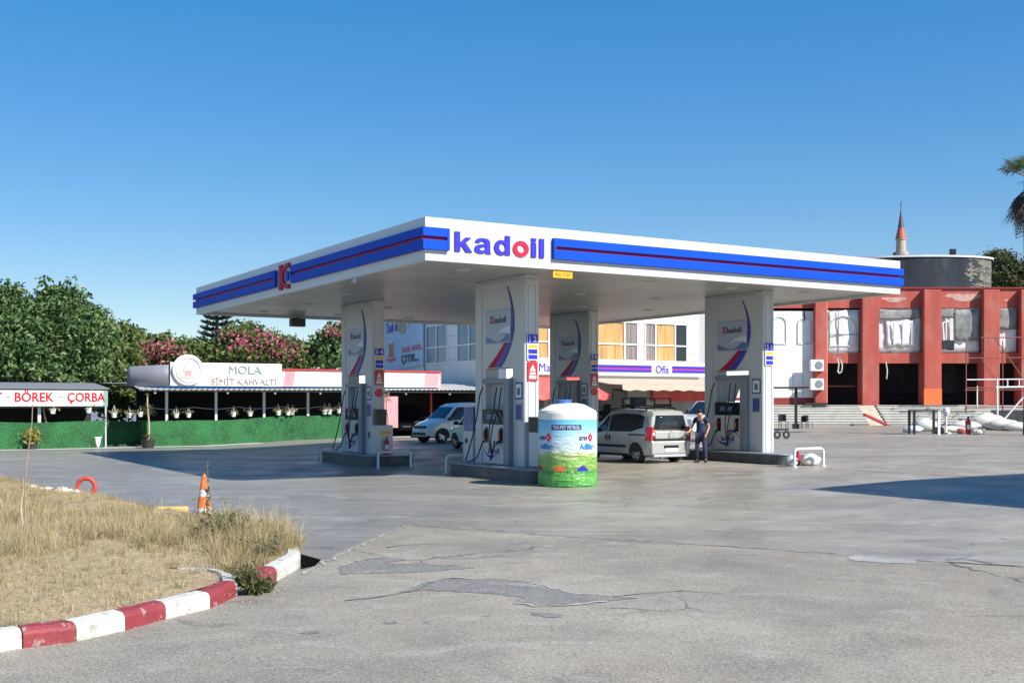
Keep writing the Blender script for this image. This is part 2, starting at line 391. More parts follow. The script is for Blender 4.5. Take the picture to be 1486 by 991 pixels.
    bp = nd(nt,'ShaderNodeBump'); bp.inputs['Strength'].default_value = bump; bp.inputs['Distance'].default_value=.01
    L(fine, bp.inputs['Height']); L(bp.outputs[0], b.inputs['Normal'])
    return m
M['lot'] = pave_mat('forecourt_concrete', (.25,.230,.190), (.34,.314,.258), .31, .54, speck=0, lane=(.20,.198,.192), bump=.10)
M['apron'] = pave_mat('apron_concrete', (.214,.197,.163), (.366,.337,.278), .6, .8, speck=.10, streak=False, warm=(.34,.285,.225), crackamt=.8, bump=.6)
M['patch'] = pave_mat('asphalt_patch', (.15,.146,.138), (.235,.227,.21), .6, .8, speck=.10, streak=False, crackamt=.3, bump=.6)
M['joint'] = mat('joint_filler', (.06,.058,.055), .8, var=.3)

def axis(lo, hi, step, outs):
    a = list(np.arange(lo, hi+.01, step)); return [-o for o in outs[::-1] if -o < lo]+a+[o for o in outs if o > hi]
xs = [-4000,-1200,-400,-150,-90]+list(np.arange(-60,100.1,2.0))+[130,200,400,1200,4000]
ys = [-400,-100,-40]+list(np.arange(-20,130.1,2.0))+[160,240,500,1500,5000]
g = MB()
g.v = [(x,y,gz(x,y)) for y in ys for x in xs]; nx = len(xs)
g.f = [(j*nx+i,j*nx+i+1,(j+1)*nx+i+1,(j+1)*nx+i) for j in range(len(ys)-1) for i in range(nx-1)]
g.m = [0]*len(g.f); g.sm = [True]*len(g.f)
structure(g.build('ground', M['lot']))

def wobble(pts, step, amp, closed=True):
    out = []
    n = len(pts)
    for i in range(n if closed else n-1):
        a, b = Vector(pts[i][:2]), Vector(pts[(i+1)%n][:2]); d = b-a; k = max(1,int(d.length/step)); nrm = Vector((-d.y,d.x)).normalized() if d.length else Vector((0,0))
        for j in range(k):
            p = a+d*(j/k)
            if j: p += nrm*random.gauss(0,amp)
            out.append((p.x,p.y))
    if not closed: out.append(tuple(pts[-1][:2]))
    return out
def sheet(name, poly, z, m):
    me = bpy.data.meshes.new(name)
    import bmesh
    bm = bmesh.new(); vs = [bm.verts.new((x,y,z+gz(x,y))) for x,y in poly]; f = bm.faces.new(vs)
    if f.normal.z < 0: f.normal_flip()
    bmesh.ops.triangulate(bm, faces=[f]); bm.to_mesh(me); bm.free(); me.materials.append(m)
    o = bpy.data.objects.new(name, me); sc.collection.objects.link(o); return structure(o)
back = [G(*p) for p in ((433,834),(470,814),(496,800),(530,785),(562,772),(597,761),(700,768),(800,776),(1000,789),(1200,802),(1290,811),(1486,823),(1800,842))]
edge = wobble(back, .22, .03, closed=False)
sheet('apron', edge+[(16,-6),(-10,-6),(-7,8.0),(-4.8,11.5)], .004, M['apron'])
# the broken lip along the apron: a thin dark joint
cr = [G(*p)[:2] for p in ((600,762),(640,765.5),(700,768.5),(800,776.5),(900,783),(1000,789.5),(1100,796),(1200,802.5),(1290,811.5),(1380,816),(1486,823.5),(1700,836))]
def strip(name, pts, wd, z, m, amp=.02, step=.2):
    c = wobble(pts, step, amp, closed=False); mb = MB(); n = len(c)
    for i,(x,y) in enumerate(c):
        a = Vector(c[max(i-1,0)]); b = Vector(c[min(i+1,n-1)]); t = (b-a).normalized(); w_ = wd*(.25+1.1*random.random())
        mb.v += [(x-t.y*w_,y+t.x*w_,gz(x,y)+z),(x+t.y*w_,y-t.x*w_,gz(x,y)+z)]
    for i in range(n-1): mb.f.append((2*i,2*i+1,2*i+3,2*i+2)); mb.m.append(0); mb.sm.append(False)
    return structure(mb.build(name, m))
strip('pavement_joint', cr, .022, .008, M['joint'])
strip('pavement_joint', [G(*p)[:2] for p in ((1195,680.5),(1257,683.5),(1330,687.5),(1410,691.5),(1486,695.5),(1560,700))], .025, .006, M['joint'], .004)
strip('pavement_joint', [G(*p)[:2] for p in ((1130,629),(1250,632),(1350,628.5),(1486,627))], .03, .006, M['joint'], .004)
strip('pavement_crack', [G(*p)[:2] for p in ((560,795),(585,791.5),(612,790),(640,790.5))], .03, .012, M['joint'])
strip('pavement_crack', [G(*p)[:2] for p in ((500,872),(535,869),(580,862),(600,858),(630,845))], .012, .012, M['joint'])
strip('pavement_crack', [G(*p)[:2] for p in ((890,867),(930,862),(990,858),(1050,862))], .01, .012, M['joint'])
strip('pavement_crack', [G(*p)[:2] for p in ((1390,810),(1412,813),(1440,818))], .03, .012, M['joint'])
M['lightpatch0'] = mat('pale_broken_edge', (.36,.345,.31), .8, var=.3, scale=6, bump=.4)
for pl in (((575,861),(602,852),(628,843),(650,839.5),(720,841),(770,846),(800,855),(840,863),(900,866),(925,869),(880,873),(820,879),(775,880),(745,875),(762,868),(700,861),(650,858),(620,857)),
           ((493,834),(497,822),(520,814),(566,808),(590,812),(560,818),(610,819),(665,821),(690,824),(630,829),(600,831),(540,832)),
           ((770,888),(800,890),(818,893),(800,897),(775,894)), ((556,903),(575,902),(577,905),(560,906)), ((440,917),(462,915),(463,919),(445,921))):
    sheet('asphalt_patch', wobble([G(*p) for p in pl], .07, .024), .009, M['patch'])
for pp in (((600,852.5),(628,843),(650,839),(720,840.5),(770,845.5)),((775,847),(800,854.5),(840,862.5),(900,865.5),(925,868.5)),((745,876),(775,880.5),(820,879.5),(880,873.5)),((497,821.5),(520,813.5),(566,807.5),(590,811.5)),((1140,799),(1230,806),(1330,813),(1486,821)),((600,764),(700,770),(850,781),(1000,791)),((440,834),(470,818),(500,803),(540,784),(590,764))):
    strip('broken_edge', [G(*p)[:2] for p in pp], .028, .013, M['lightpatch0'], .03, .12)
M['lightpatch'] = pave_mat('pale_mortar_patch', (.36,.35,.33), (.42,.41,.385), .7, .8, speck=.08, streak=False, crackamt=.2)
sheet('mortar_patch', wobble([G(*p) for p in ((1228,808),(1250,806.5),(1300,811),(1335,815),(1330,818.5),(1280,817),(1240,814))], .12, .02), .010, M['lightpatch'])
# tyre marks and oil stains lie on the concrete
# ------------------------------------------------------------------ dry verge
FR = [G(*p)[:2] for p in ((-420,1010),(-150,958),(0,937),(110,922),(240,888),(338,858),(365,848),(400,833),(434,812))]
BK = [G(*p)[:2] for p in ((-420,660),(-150,673),(0,689),(70,708),(140,716),(230,741),(300,754),(380,778),(437,806))]
def curve_at(pts, s_):
    t = s_*(len(pts)-1); i = min(int(t), len(pts)-2); f = t-i
    return (pts[i][0]*(1-f)+pts[i+1][0]*f, pts[i][1]*(1-f)+pts[i+1][1]*f)
def vpos(s_, t):
    a, b = curve_at(FR, s_), curve_at(BK, s_); x, y = a[0]*(1-t)+b[0]*t, a[1]*(1-t)+b[1]*t
    hh = .165 if t < .02 else .165+.07*ss(t/.4)
    hh *= (1-ss((t-.72)/.28))
    return (x, y, hh+.03*math.sin(x*2.1)*math.sin(y*1.7)*min(1,t*5)*(1-ss((t-.75)/.25)) - .01)
vb = MB(); ns, ntt = 70, 40
vb.v = [vpos(i/ns, j/ntt) for j in range(ntt+1) for i in range(ns+1)]
vb.f = [(j*(ns+1)+i,j*(ns+1)+i+1,(j+1)*(ns+1)+i+1,(j+1)*(ns+1)+i) for j in range(ntt) for i in range(ns)]
vb.m = [0]*len(vb.f); vb.sm = [True]*len(vb.f)
structure(vb.build('verge_ground', M['soil']))
def tufts(name, label, n, per, dens, hr, width, lean, spread, m):
    """blades of grass growing in loose tufts that lean outward"""
    C_=[]
    while len(C_) < n:
        s_, t = random.random(), random.random()
        a_, b_ = curve_at(FR, s_), curve_at(BK, s_)
        if random.random() > math.hypot(a_[0]-b_[0],a_[1]-b_[1])/32: continue
        p = vpos(s_, t); d = dens(s_, t, p)
        if random.random() < d[0]: C_.append((*p, d[1]*(.55+.9*random.random()), random.random()*6.283))
    C_ = np.repeat(np.array(C_), per, 0); k = len(C_)
    az = rng.random(k)*6.283; rr = spread*np.sqrt(rng.random(k))
    base = C_[:,:3].copy(); base[:,0] += rr*np.cos(az); base[:,1] += rr*np.sin(az); base[:,2] -= .01
    h = C_[:,3]*(hr[0]+(hr[1]-hr[0])*rng.random(k)**1.5)
    ln = lean*(.15+rng.random(k)**1.2)*h
    az2 = az+rng.normal(size=k)*.7
    dx_, dy_ = np.cos(az2)*ln+np.cos(C_[:,4])*ln*.5, np.sin(az2)*ln+np.sin(C_[:,4])*ln*.5
    up = h*np.clip(1.05-.55*(ln/h)**1.5,.12,1)
    w_ = width*(.5+rng.random(k)); fx = rng.normal(size=k); fy = rng.normal(size=k); l_ = np.hypot(fx,fy); fx, fy = fx/l_*w_, fy/l_*w_
    off = np.stack([fx,fy,0*fx],1)
    mid = base+np.stack([dx_*.38,dy_*.38,up*.62],1); tip = base+np.stack([dx_,dy_,up],1)
    q = np.stack([base+off, mid+off*.7, tip, mid-off*.7, base-off],1).reshape(-1,3)
    o = quads_mesh(name, q, 5, m); structure(o,'stuff'); o['label'] = label; return o
def cl(x, y, k=1.0): return .5+.5*math.sin(x*1.9*k+1.3*math.sin(y*1.1*k))*math.sin(y*1.4*k+1.7*math.sin(x*.8*k))
def isfront(s_, t, p): return s_ < .62 and t < .24+.05*math.sin(p[0]*3)
def d_straw(s_, t, p):
    c = cl(p[0],p[1])
    if t < .05: return (.15,.3)
    if isfront(s_,t,p): return (.10+.2*c,.35)
    return (.22+.9*c, (.55+.55*c)*(1.0+.45*ss((s_-.6)/.2))*(1-.72*ss((t-.45)/.25)*(1-ss((s_-.70)/.12))))
F_STRAWB = leafmat('brown_straw', [(.26,.19,.10),(.36,.27,.15),(.20,.15,.09),(.44,.35,.19)], .2, .75)
tufts('dry_grass','pale straw tufts covering the verge',4300,22,d_straw,(.08,.36),.0028,1.0,.07,F_STRAW)
tufts('brown_grass','browner dead grass tufts among the straw',1500,18,lambda s_,t,p:((.05 if isfront(s_,t,p) else .1+.9*cl(p[0]+2,p[1]+1,1.2)**2),.7*(1-.7*ss((t-.45)/.25)*(1-ss((s_-.70)/.12)))),(.10,.40),.0028,.8,.06,F_STRAWB)
tufts('green_grass','green grass tufts on the verge',1000,18,lambda s_,t,p:((.03 if isfront(s_,t,p) else (.05+.95*cl(p[0]+3,p[1]-2,.9)**2)*(.2+.8*ss((t-.4)/.4))),.7*(1-.6*ss((t-.45)/.25)*(1-ss((s_-.70)/.12)))),(.08,.34),.003,.8,.07,F_GRASSG)
tufts('cut_straw','flat trampled straw lying behind the kerb',13000,9,lambda s_,t,p:((.8*cl(p[0]*1.5,p[1]*1.5)+.35 if t<.40 else .15),1.0),(.04,.13),.0022,3.2,.12,F_STRAW)
tufts('brown_litter','brown straw litter lying between the tufts',5200,8,lambda s_,t,p:((.9*cl(p[0]*1.2+5,p[1]*1.3) if t<.45 else .3),1.0),(.04,.15),.0024,3.0,.10,F_STRAWB)
tufts('seed_stalks','thin dry stalks standing above the grass',420,2,lambda s_,t,p:((.0 if t<.2 else .5),1.0-.4*ss((t-.4)/.3)),(.35,.62),.0018,.35,.05,F_STRAW)

# kerbs, painted in turns
def kerb(name, pts, cols, bl):
    c = [Vector(p) for p in pts]
    seg = [0]
    for i in range(len(c)-1): seg.append(seg[-1]+(c[i+1]-c[i]).length)
    def at(d):
        for i in range(len(c)-1):
            if d <= seg[i+1] or i == len(c)-2:
                f = (d-seg[i])/(seg[i+1]-seg[i]); return c[i].lerp(c[i+1], f), (c[i+1]-c[i]).normalized()
    mb = MB(); d = 0; k = 0
    prof = [(0,-.05),(0,.125),(.012,.155),(.05,.185),(.17,.195),(.19,.10)]
    while d < seg[-1]-.01:
        e = min(d+bl[k%len(bl)], seg[-1]); rings = []; nst = 6
        for j in range(nst+1):
            dd = d+(e-d)*j/nst+(.004 if j==0 else (-.004 if j==nst else 0)); p, t = at(dd); nrm = Vector((-t.y,t.x))
            jit = random.gauss(0,.004)
            rings.append([(p.x+nrm.x*(q+jit),p.y+nrm.y*(q+jit),z+random.gauss(0,.003)) for q,z in prof])
        mb.mtl(cols[k%2]); mp = len(prof)
        mb.add([v for r_ in rings for v in r_], [(j*mp+i,(j+1)*mp+i,(j+1)*mp+i+1,j*mp+i+1) for j in range(nst) for i in range(mp-1)]+[tuple(range(mp)),tuple(range(nst*mp,(nst+1)*mp))[::-1]])
        d = e; k += 1
    return structure(mb.build(name, [M['kwhite'], M['kred']]))
def gpx(*pp): return [G(*p)[:2] for p in pp]
K1 = gpx((-320,1016),(-60,956),(33,941),(110,931),(182,915),(240,899),(305,883),(343,866))
p33 = Vector(G(33,941)[:2])
def plen(pts): return sum((Vector(pts[i+1])-Vector(pts[i])).length for i in range(len(pts)-1))
l33, l110, l182, l240, l305, l340 = [plen(K1[:i]) for i in (3,4,5,6,7,8)]
kerb('kerb', K1, (0,1), [l33, l110-l33, l182-l110, l240-l182, l305-l240, l340-l305])
kerb('kerb', gpx((345,864.5),(340,851),(312,845),(256,842)), (0,1), [1.6,.5])
kerb('kerb', gpx((374,853),(402,843),(435,824),(436,812)), (1,0), [plen(gpx((374,853),(402,843))), 3])
# gutter opening at the kerb's end
gm = MB(); gm.add([(*G(436,812)[:2],.006),(*G(466,813)[:2],.014),(*G(458,821)[:2],.014),(*G(437,826)[:2],.014),(*G(437,804)[:2],.006)],[(0,4,1,2,3)])
structure(gm.build('gutter_hole', M['void']))
# ------------------------------------------------------------------ forecourt canopy
def soffit_mat():
    m = bpy.data.materials.new('soffit_planks'); m.use_nodes = True; nt = m.node_tree; b = nt.nodes['Principled BSDF']; L = nt.links.new
    tc = nd(nt,'ShaderNodeTexCoord'); sx = nd(nt,'ShaderNodeSeparateXYZ'); L(tc.outputs['Object'], sx.inputs[0])
    fr = nd(nt,'ShaderNodeMath', operation='MULTIPLY'); fr.inputs[1].default_value = 1/.2; L(sx.outputs[1], fr.inputs[0])
    f2 = nd(nt,'ShaderNodeMath', operation='FRACT'); L(fr.outputs[0], f2.inputs[0])
    fl = nd(nt,'ShaderNodeMath', operation='FLOOR'); L(fr.outputs[0], fl.inputs[0])
    wn_ = nd(nt,'ShaderNodeTexWhiteNoise', noise_dimensions='1D'); L(fl.outputs[0], wn_.inputs['W'])
    r = nd(nt,'ShaderNodeMapRange'); r.inputs[1].default_value=.0; r.inputs[2].default_value=1; r.inputs[3].default_value=.46; r.inputs[4].default_value=.60; L(wn_.outputs['Value'], r.inputs[0])
    gp = nd(nt,'ShaderNodeMath', operation='LESS_THAN'); gp.inputs[1].default_value=.15; L(f2.outputs[0], gp.inputs[0])
    cm = nd(nt,'ShaderNodeMix', data_type='RGBA'); L(gp.outputs[0], cm.inputs['Factor'])
    n = nd(nt,'ShaderNodeTexNoise'); n.inputs['Scale'].default_value=.5; n.inputs['Detail'].default_value=8; L(tc.outputs['Object'], n.inputs['Vector'])
    r3 = nd(nt,'ShaderNodeMapRange'); r3.inputs[1].default_value=.3; r3.inputs[2].default_value=.7; r3.inputs[3].default_value=.8; r3.inputs[4].default_value=1.1; L(n.outputs['Fac'], r3.inputs[0])
    mu = nd(nt,'ShaderNodeMath', operation='MULTIPLY'); L(r.outputs[0], mu.inputs[0]); L(r3.outputs[0], mu.inputs[1])
    hs = nd(nt,'ShaderNodeCombineColor'); L(mu.outputs[0], hs.inputs[0]); L(mu.outputs[0], hs.inputs[1])
    mb_ = nd(nt,'ShaderNodeMath', operation='MULTIPLY'); mb_.inputs[1].default_value=.92; L(mu.outputs[0], mb_.inputs[0]); L(mb_.outputs[0], hs.inputs[2])
    L(hs.outputs[0], cm.inputs[6]); cm.inputs[7].default_value=(.12,.11,.10,1)
    L(cm.outputs[2], b.inputs['Base Color']); b.inputs['Roughness'].default_value=.38
    return m
M['soffit'] = soffit_mat()
U0, U1, V0, V1 = -4.28, 13.5, -2.09, 19.0
ZB, ZT = 5.90, 7.01
can = thing('canopy', 'large white petrol station canopy with blue and red striped fascia over the pumps', 'canopy', (*W(0,0), 0), ANG)
b = MB(); t = .14
b.box(U0,U1,V0,V0+t,ZB,ZT).box(U0,U1,V1-t,V1,ZB,ZT).box(U0,U0+t,V0+t,V1-t,ZB,ZT).box(U1-t,U1,V0+t,V1-t,ZB,ZT)
b.build('fascia', M['white'], can)
MB().box(U0+t,U1-t,V0+t,V1-t,ZB+.10,ZB+.16).build('soffit', M['soffit'], can)
MB().box(U0+t,U1-t,V0+t,V1-t,ZT-.35,ZT-.25).build('roof', M['roofsheet'], can)
FH = ZT-ZB
zb0, zb1 = ZB+.245*FH, ZB+.475*FH     # lower blue bar
zr0, zr1 = zb1, ZB+.555*FH            # red groove
zu0, zu1 = zr1, ZB+.755*FH            # upper blue bar
def band(along, a, b_, capa=False, capb=False, jag=False):
    q = MB(); d = .11
    def bx(lo, hi, dep, z0, z1):
        if along == 'u': q.box(lo,hi,V0-dep,V0-.002,z0,z1)
        else: q.box(U0-dep,U0-.002,lo,hi,z0,z1)
    q.mtl(0); ca = a+.07 if capa else a; cb = b_-.07 if capb else b_
    bx(ca,cb,d,zb0,zb1); bx(ca,cb,d,zu0,zu1)
    if capa: bx(a,ca,d+.006,zb0,zu1)
    if capb: bx(cb,b_,d+.006,zb0,zu1)
    q.mtl(1); bx(ca+.002,cb-(.12 if jag else .002),.03,zr0+.002,zr1-.002)
    q.build('stripe_band', [M['blue'], M['red']], can)
e = .112
band('u', U0-e, U0+.65, capb=True)
band('u', U0+3.85, U1+.06, capa=True, jag=True)
band('v', V0-.0, V0+9.62, capb=True)
band('v', V0+11.12, V1+.12, capa=True, jag=True)
tl = .10
zc = ZB+.50*FH
# brand lettering: each letter solid and raised
x0 = U0+.84; full = 2.74
mt = []
base = ZB+.245*FH; asc = .56; xh = .41
def outline_letter(outer, holes, xa, xb, z0, h, m, depth=.035):
    cu = bpy.data.curves.new('t','CURVE'); cu.dimensions = '2D'; cu.fill_mode = 'BOTH'; cu.extrude = .5
    for loop in [outer]+holes:
        sp_ = cu.splines.new('POLY'); sp_.points.add(len(loop)-1); sp_.use_cyclic_u = True
        for p, q in zip(sp_.points, loop): p.co = (q[0], q[1], 0, 1)
    to = bpy.data.objects.new('t', cu); sc.collection.objects.link(to)
    dg = bpy.context.evaluated_depsgraph_get(); dg.update()
    me = bpy.data.meshes.new_from_object(to.evaluated_get(dg)); bpy.data.objects.remove(to); bpy.data.curves.remove(cu)
    for v in me.vertices:
        x, y, z = v.co; v.co = (xa+(xb-xa)*x, V0-.004-depth*(z+.5), z0+h*y)
    me.materials.clear(); me.materials.append(m); me.name = 'lettering'; me.update()
    o = bpy.data.objects.new('lettering', me); sc.collection.objects.link(o); o.parent = can; return o
def ell(cx, cy, rx, ry, a0=0, a1=360, n=32): return [(cx+rx*math.cos(R(a0+(a1-a0)*i/n)), cy+ry*math.sin(R(a0+(a1-a0)*i/n))) for i in range(n+(0 if abs(a1-a0)==360 else 1))]
kx = lambda f: x0+full*f
base = ZB+.28; asc = .515; xh = .40
outline_letter([(0,0),(.31,0),(.31,.20),(.42,.31),(.66,0),(1.03,0),(.62,.48),(.99,.74),(.63,.74),(.31,.46),(.31,1),(0,1)],[],kx(0),kx(.183),base,asc,M['letterblue'])
outline_letter([(.06,.68),(.09,.81),(.18,.93),(.32,.99),(.50,1.0),(.70,.985),(.83,.92),(.91,.80),(.925,.66),(.925,.20),(.94,.08),(.98,0),(.69,0),(.665,.10),(.56,.02),(.38,-.02),(.20,.02),(.07,.12),(.02,.27),(.06,.42),(.16,.52),(.32,.575),(.52,.61),(.635,.65),(.63,.72),(.58,.79),(.48,.81),(.38,.785),(.345,.70)],
  [[(.64,.475),(.52,.44),(.38,.40),(.32,.34),(.32,.26),(.37,.195),(.46,.18),(.56,.22),(.63,.30),(.645,.40)]],kx(.209),kx(.400),base,xh,M['letterblue'])
outline_letter(ell(.43,.375,.43,.39,52,308)+[(.70,.08),(.70,0),(1,0),(1,1),(.69,1),(.69,.67)],[ell(.50,.375,.20,.215)],kx(.432),kx(.607),base,asc,M['letterblue'])
outline_letter(ell(.5,.5,.5,.52),[ell(.5,.5,.235,.265)],kx(.643),kx(.822),base-.005,xh+.01,M['letterred'])
box_ = [(0,0),(1,0),(1,1),(0,1)]
outline_letter(box_,[],kx(.851),kx(.908),base,xh-.005,M['letterblue']); outline_letter(box_,[],kx(.851),kx(.908),base+asc-.085,.085,M['letterblue'])
outline_letter(box_,[],kx(.944),kx(1.0),base,asc,M['letterblue'])
# emblem on the shaded side (faces -u): red bar, red bracket, white disc with blue core
em = MB(); vc = V0+10.37; 
def evz(p): return (vc-p[0]*.98, ZB+FH*.50+p[1]*.84)   # p[0] grows to the viewer's right
em.mtl(0); em.prism([evz(p) for p in ((-.52,-.50),(-.22,-.50),(-.22,.50),(-.52,.50))],'x',U0-.06,U0-.002)
arc = [(.50,.34),(.50,.50),(.22,.50)]+[(-.06-.10*math.sin(a),.40*math.cos(a)) for a in np.linspace(.5,2.64,9)]+[(.22,-.50),(.50,-.50),(.50,-.34)]+[(.22-.32*math.sin(a),-.30*math.cos(a)) for a in np.linspace(.2,2.94,11)]
em.prism([evz(p) for p in arc],'x',U0-.075,U0-.0025)
em.mtl(1); em.prism([evz((.27+.155*math.cos(a),.21*math.sin(a))) for a in np.linspace(0,6.283,25)[:-1]],'x',U0-.05,U0-.003)
em.build('emblem', [M['red'], M['blue']], can)
# recessed ceiling lamps
for iu in range(5):
    for iv in range(5):
        q = MB(); cu_, cv_ = U0+2.2+iu*3.3+(.3 if iv%2 else 0), V0+2.0+iv*4.3
        q.mtl(0); q.lathe([(.22,.10),(.22,.075),(.19,.07),(.15,.095)], 20, (cu_,cv_,ZB))
        q.mtl(1); q.disc((cu_,cv_,ZB+.094),.155,(0,0,-1))
        q.build('ceiling_light', [M['white'], M['midgrey']], can)
# little floodlight under the left edge and the cable box hanging at the far end
q = MB(); q.cyl((U0+.05,V0+4.6,ZB-.02),(U0-.02,V0+4.6,ZB-.16),.05,.075,10); q.build('bulb_lamp', M['white'], can)
fl = MB(); fl.mtl(0).box(-.32,.32,-.16,.16,-.34,0).mtl(1).box(-.29,.29,-.165,.165,-.30,-.22).mtl(0).box(-.03,.03,-.03,.03,0,.08)
lamp = tag(fl.build('flood_lamp', [M['black'], M['rust']], None, bevel=.02), 'dark boxy flood lamp hanging from the far left edge of the canopy', 'lamp')
u_, v_ = 2.0, V1-.55
# seen at px 430, y 447-467: far edge of the canopy
best = None
for uu in np.linspace(U0,U1,400):
    x, y = W(uu, V1-.3); px = 743+F*x/y
    if best is None or abs(px-431) < best[0]: best = (abs(px-431), uu)
lamp.location = (*W(best[1], V1-.3), ZB-.02); lamp.rotation_euler = (0,0,ANG)
# yellow height sign under the front edge
hs = thing('height_sign', 'small yellow clearance plate hanging under the front edge of the canopy', 'sign', (*W(-.04,V0+.06), ZB-.12), ANG)
MB().box(-.32,.32,-.012,.012,-.10,.12).build('plate', M['yellow'], hs, bevel=.01)
text('Max 3.80', (0,-.014,0), M['orange'], hs, h=.10, depth=.003, bold=.01)

# ------------------------------------------------------------------ pylons, islands, pumps
PW, PD = .474, 2.95
def wave_sheet(mb, y0, y1, zlo, zhi, x):   # helper for the wave on a brand panel
    n = 14
    vs = []
    for i in range(n+1):
        f = i/n; y = y0+(y1-y0)*f
        vs += [(x,y,zlo(f)),(x,y,zhi(f))]
    mb.add(vs, [(2*i,2*i+1,2*i+3,2*i+2) for i in range(n)])
M['panelblue'] = mat('brand_panel_face', (.36,.43,.56), .3, var=.06, scale=2)
M['panelwave'] = mat('brand_panel_wave', (.09,.15,.33), .3, var=.08)
M['panelpale'] = mat('brand_panel_pale_wave', (.62,.68,.76), .3, var=.05)
M['notice'] = mat('notice_sheet', (.72,.74,.74), .4, var=.08, scale=8)
M['noticeblue'] = mat('notice_blue', (.05,.06,.26), .4, var=.1)
M['signred'] = mat('notice_red', (.62,.015,.03), .4, var=.06)
def pylon(u, v, dz, nums, label, noticered=True):
    x, y = W(u, v); g0 = 0.0
    t = thing('pylon', label, 'pylon', (x,y,0), ANG, 'white pylons carrying the canopy')
    bz = .30+dz; nz = 3.30+dz*.3      # foot, top of the pump niche
    top = ZB+.098
    b = MB()
    b.prism([(0,bz),(.72,bz),(.72,nz),(2.32,nz),(2.32,bz),(PD,bz),(PD,top),(0,top)], 'x', 0, PW)
    b.build('column_cladding', M['pylon'], t, bevel=.02)
    q = MB().box(-.035,0-.001,.28,2.6,top-.24,top-.10); q.build('cornice', M['pylon'], t, bevel=.012)
    q = MB().box(-.02,-.001,.02,.34,bz,top-.02); q.box(-.02,-.001,2.52,PD-.02,bz,top-.02); q.build('corner_trim', M['pylon'], t, bevel=.01)
    q = MB()
    for zz in (top-.30,): q.box(.04,PW-.04,-.03,-.001,zz,zz+.16)
    q.box(.10,.16,-.02,-.001,bz,top-.31); q.box(PW-.12,PW-.08,-.02,-.001,bz,top-.31)
    q.build('edge_trim', M['pylon'], t, bevel=.008)
    # swoosh: dark blue arc running down into a blue and a red tail
    n = 16; A=[]; B=[]; C=[]
    def cv(f):  # outer edge (v,z) for f 0..1 top to bottom
        z = 5.72-(5.72-nz-.03)*f
        vv = .60+.50*(abs(f-.46)/.46)**2.0*(.75 if f < .46 else 1.1)
        return vv, z
    s1, s2 = MB(), MB()
    v1, v2 = [], []
    for i in range(n+1):
        f = i/n; vv, z = cv(f); wd = .02+.10*min(1,f*2.2)+.26*max(0,f-.45)/.55
        v1 += [(-.024,vv,z),(-.024,vv+wd,z)]
        w2 = .40*max(0,f-.50)/.5
        v2 += [(-.024,vv+wd,z),(-.024,vv+wd+w2,z)]
    s1.add(v1, [(2*i,2*i+2,2*i+3,2*i+1) for i in range(n)]); s2.add(v2[2*(n//2):], [(2*i,2*i+2,2*i+3,2*i+1) for i in range(n-n//2)])
    for s_, m_, nm in ((s1,M['deepblue'],'blue_swoosh'),(s2,M['red'],'red_swoosh')):
        o = s_.build(nm, m_, t); so_ = o.modifiers.new('thick','SOLIDIFY'); so_.thickness = .02; so_.offset = 0
    # brand panel
    p = MB().box(-.05,-.001,.74,2.22,4.05,5.05); z0 = 4.05
    p = p.build('brand_panel', M['panelblue'], t, bevel=.008)
    w1 = MB(); wave_sheet(w1, 2.20,.76, lambda f: z0+.03, lambda f: z0+.10+.22*f+.16*math.sin(f*4.6+2.2), -.053); w1.build('wave', M['panelwave'], p)
    w2 = MB(); wave_sheet(w2, 1.75,.76, lambda f: z0+.14+.18*f+.10*math.sin(f*3.9), lambda f: z0+.16+.36*f**1.5+.13*math.sin(f*3.3), -.056); w2.build('pale_wave', M['panelpale'], p)
    text('kadoil', (-.052, 1.36, z0+.70), M['darkblue'], p, w=.72, h=.19, rz=R(-90), depth=.004, bold=.03)
    q = MB().box(-.056,-.05,1.80,1.86,z0+.60,z0+.84).box(-.056,-.05,1.76,1.80,z0+.60,z0+.65).box(-.056,-.05,1.76,1.80,z0+.79,z0+.84).box(-.056,-.05,1.90,1.94,z0+.60,z0+.84); q.build('emblem', M['red'], p)
    # notices on the grey side strip
    for za, zb_, m_ in ((2.36,2.86,M['notice']),(1.72,2.26,M['noticeblue'])):
        q = MB().mtl(0).box(-.036,-.021,.10,.50,za+dz,zb_+dz).mtl(1).box(-.040,-.036,.14,.46,za+dz+.05,zb_+dz-.05)
        if m_ is M['notice']: q.mtl(2).box(-.043,-.040,.22,.38,za+dz+.13,zb_+dz-.16)
        q.build('notice', [M['midgrey'] if m_ is M['noticeblue'] else M['noticeblue'], m_, M['green2']], t)
    # number board and notices on the narrow face
    nb = MB().box(.05,PW-.05,-.045,-.022,3.50,4.26); zb = 3.49
    nb = nb.build('number_board', M['notice'], t, bevel=.005)
    q = MB().mtl(0).box(.06,PW-.06,-.049,-.045,zb+.50,zb+.76).mtl(1).box(.08,PW-.08,-.049,-.045,zb+.36,zb+.46).mtl(0).box(.08,PW-.08,-.049,-.045,zb+.20,zb+.33).box(.08,PW-.08,-.049,-.045,zb+.04,zb+.17)
    q.build('colour_fields', [mat('field_blue',(.02,.02,.50),.4), M['yellow']], nb)
    text(nums, (PW/2,-.049,zb+.63), M['white'], nb, h=.17, depth=.004, bold=.03)
    if noticered:
        q = MB().mtl(0).box(.07,PW-.07,-.04,-.022,2.90,3.46).mtl(1).box(.12,PW-.12,-.043,-.04,2.96,3.06).box(.14,PW-.14,-.043,-.04,3.09,3.15).prism([(PW/2-.10,3.19),(PW/2+.10,3.19),(PW/2,3.38)],'y',-.043,-.04)
        q.build('warning_notice', [M['signred'], M['notice']], t)
    return t
M['green2'] = mat('notice_green', (.10,.16,.12), .5, var=.3, scale=12)
